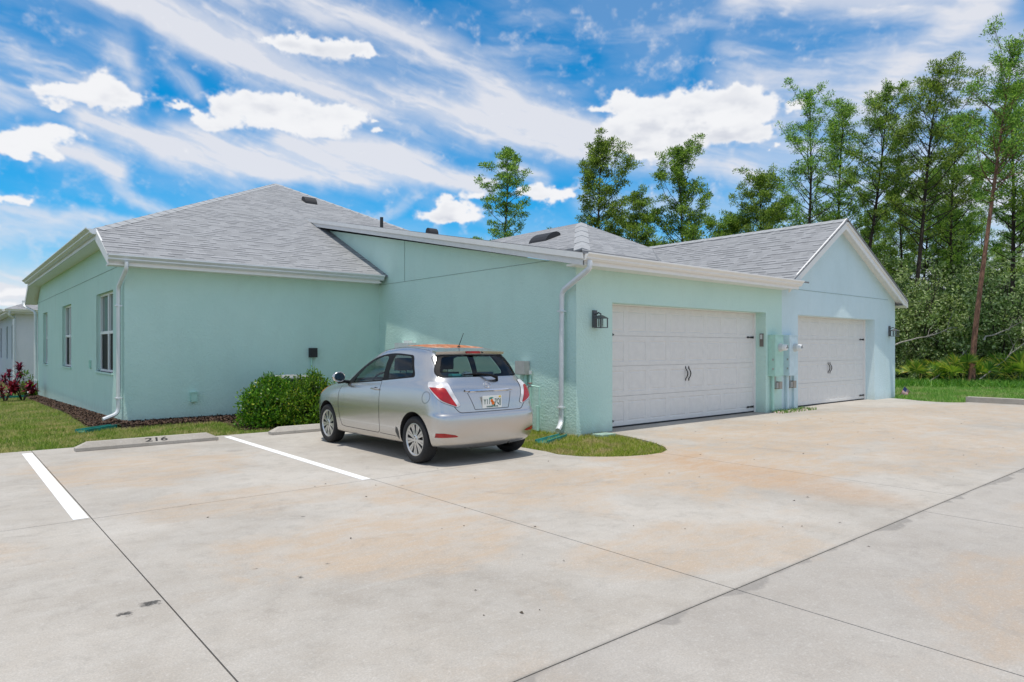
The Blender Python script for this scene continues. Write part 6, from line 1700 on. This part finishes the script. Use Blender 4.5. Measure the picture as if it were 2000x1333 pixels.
for px, py, rx, ry in CU:
    c = ae(px, py); fx = 1 + ((px - 1000) / 1320) ** 2; ru = rx * 1.04 / 1320 / fx; rv = ry * 1.06 / 1320 / math.sqrt(fx)
    dv = (cu_v - c[1]) / rv; dv = np.where(dv < 0, dv * 1.35, dv); d2 = ((cu_u - c[0]) / ru) ** 2 + dv ** 2
    v = np.exp(-d2 * 1.1); dens_ = dens_ + v
    if rx > 40: low = np.maximum(low, v * sstep(-(gv - c[1]) / rv, -.35, .9))
nb2 = fbm(U_ * 130, gv * 150, 4, .6, 12) - .5
cum = sstep(dens_ + nb_ * 1.05 + nb2 * .4, .26, .72)
halo_ = .62 * sstep(dens_ + nb_ * 1.3 + n1 * .5, .02, .75); cir = 1 - (1 - cir) * (1 - halo_)
body_ = sstep(dens_, .7, 1.7)
tex_ = fbm(U_ * 16, gv * 34, 5, .55, 8)
shade_ = np.clip(low * .8 * sstep(tex_, .30, .62) + .35 * body_ * sstep(tex_, .42, .66), 0, 1)
# in the big cloud on the right the grey belly is stronger
c = ae(1370, 250); shade_ = np.clip(shade_ + .75 * np.exp(-(((gu - c[0]) / .085) ** 2 + ((gv - c[1]) / .020) ** 2)) * sstep(tex_ + nb_ * .3, .28, .55), 0, 1)
# fade the drawn sky into the added cloud cover at its borders
edge_ = sstep(gu, AZ0, AZ0 + .14) * sstep(-gu, -AZ1, -AZ1 + .14) * sstep(-gv, -EL1, -EL1 + .05)
img = bpy.data.images.new('cloud_cover', NW, NH, float_buffer=True, is_data=True)
px_ = np.stack([cir, cum, shade_, edge_], 2).astype(np.float32)
img.pixels.foreach_set(px_.ravel()); img.pack()
w = bpy.data.worlds.new('World'); scene.world = w; w.use_nodes = True; nt = w.node_tree; g = NT(nt)
bg = nt.nodes['Background']; sky = g.n('ShaderNodeTexSky', sky_type='NISHITA'); sky.sun_disc = False
el_s = math.asin(SUNV.z); sky.sun_elevation = el_s; sky.sun_rotation = math.atan2(SUNV.x, SUNV.y)
sky.altitude = 0; sky.air_density = 1.0; sky.dust_density = .3; sky.ozone_density = 3.0
hs = g.n('ShaderNodeHueSaturation'); hs.inputs['Hue'].default_value = .492; hs.inputs['Saturation'].default_value = 1.75; hs.inputs['Value'].default_value = SKYV; g.put(hs.inputs['Color'], sky.outputs[0])
dirv = g.vm('NORMALIZE', g.n('ShaderNodeTexCoord').outputs['Generated'])
sp = g.n('ShaderNodeSeparateXYZ'); g.put(sp.inputs[0], dirv)
az = g.math('ARCTAN2', sp.outputs[1], sp.outputs[0]); el = g.math('ARCSINE', sp.outputs[2])
cmb = g.n('ShaderNodeCombineXYZ'); g.put(cmb.inputs[0], g.math('DIVIDE', g.math('SUBTRACT', az, AZ0), AZ1 - AZ0)); g.put(cmb.inputs[1], g.math('DIVIDE', g.math('SUBTRACT', el, EL0), EL1 - EL0))
it = g.n('ShaderNodeTexImage', interpolation='Cubic', extension='CLIP'); it.image = img; g.put(it.inputs[0], cmb.outputs[0])
si = g.n('ShaderNodeSeparateColor'); g.put(si.inputs[0], it.outputs['Color'])
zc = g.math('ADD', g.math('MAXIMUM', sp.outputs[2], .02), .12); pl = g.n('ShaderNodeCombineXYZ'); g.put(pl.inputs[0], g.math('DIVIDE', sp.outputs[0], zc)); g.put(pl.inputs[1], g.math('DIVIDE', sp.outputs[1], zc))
fill_veil = g.ramp(g.noise(g.mapv(pl.outputs[0], (1, 2.2, 1), (0, 0, .6)), .9, 4, .6, .8), .36, .58, .2, .82)  # cloud cover outside the drawn sky, added to whiten the fill light
cirm = g.mix(it.outputs['Alpha'], fill_veil, si.outputs[0])
K_ = CLOUDV
base = g.mix(g.ramp(el, -.02, .30, .58, 0), hs.outputs[0], (K_ * .33, K_ * .58, K_ * .92))
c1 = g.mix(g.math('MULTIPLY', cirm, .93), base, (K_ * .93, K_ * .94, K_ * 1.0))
ccol = g.mix(g.math('MULTIPLY', si.outputs[2], .65), (K_ * 1.06, K_ * 1.07, K_ * 1.10), (K_ * .60, K_ * .65, K_ * .77))
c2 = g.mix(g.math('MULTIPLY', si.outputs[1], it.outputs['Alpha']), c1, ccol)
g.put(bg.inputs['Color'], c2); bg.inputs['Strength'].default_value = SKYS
w.cycles.sampling_method = 'MANUAL'; w.cycles.sample_map_resolution = 512
# sun
sl_ = bpy.data.lights.new('sun', 'SUN'); sl_.energy = SUNE; sl_.angle = R(.53); sl_.color = (1, .94, .84)
so = bpy.data.objects.new('sun', sl_); col.objects.link(so); so.rotation_euler = SUNV.to_track_quat('Z', 'Y').to_euler()
# camera
cd = bpy.data.cameras.new('camera'); cam = bpy.data.objects.new('camera', cd); col.objects.link(cam); scene.camera = cam
cam.location = (0, 0, CAMH); cam.rotation_euler = (R(90), 0, TH - math.pi / 2); cd.sensor_width = 36; cd.lens = 36 * 1320 / 2000; cd.shift_y = .00725; cd.clip_end = 2000; cd.clip_start = .05
scene.view_settings.view_transform = 'Standard'; scene.view_settings.look = 'None'; scene.view_settings.exposure = EXPO; scene.view_settings.gamma = 1
scene.render.engine = 'CYCLES'
scene.cycles.max_bounces = 8; scene.cycles.transparent_max_bounces = 16; scene.cycles.diffuse_bounces = 4
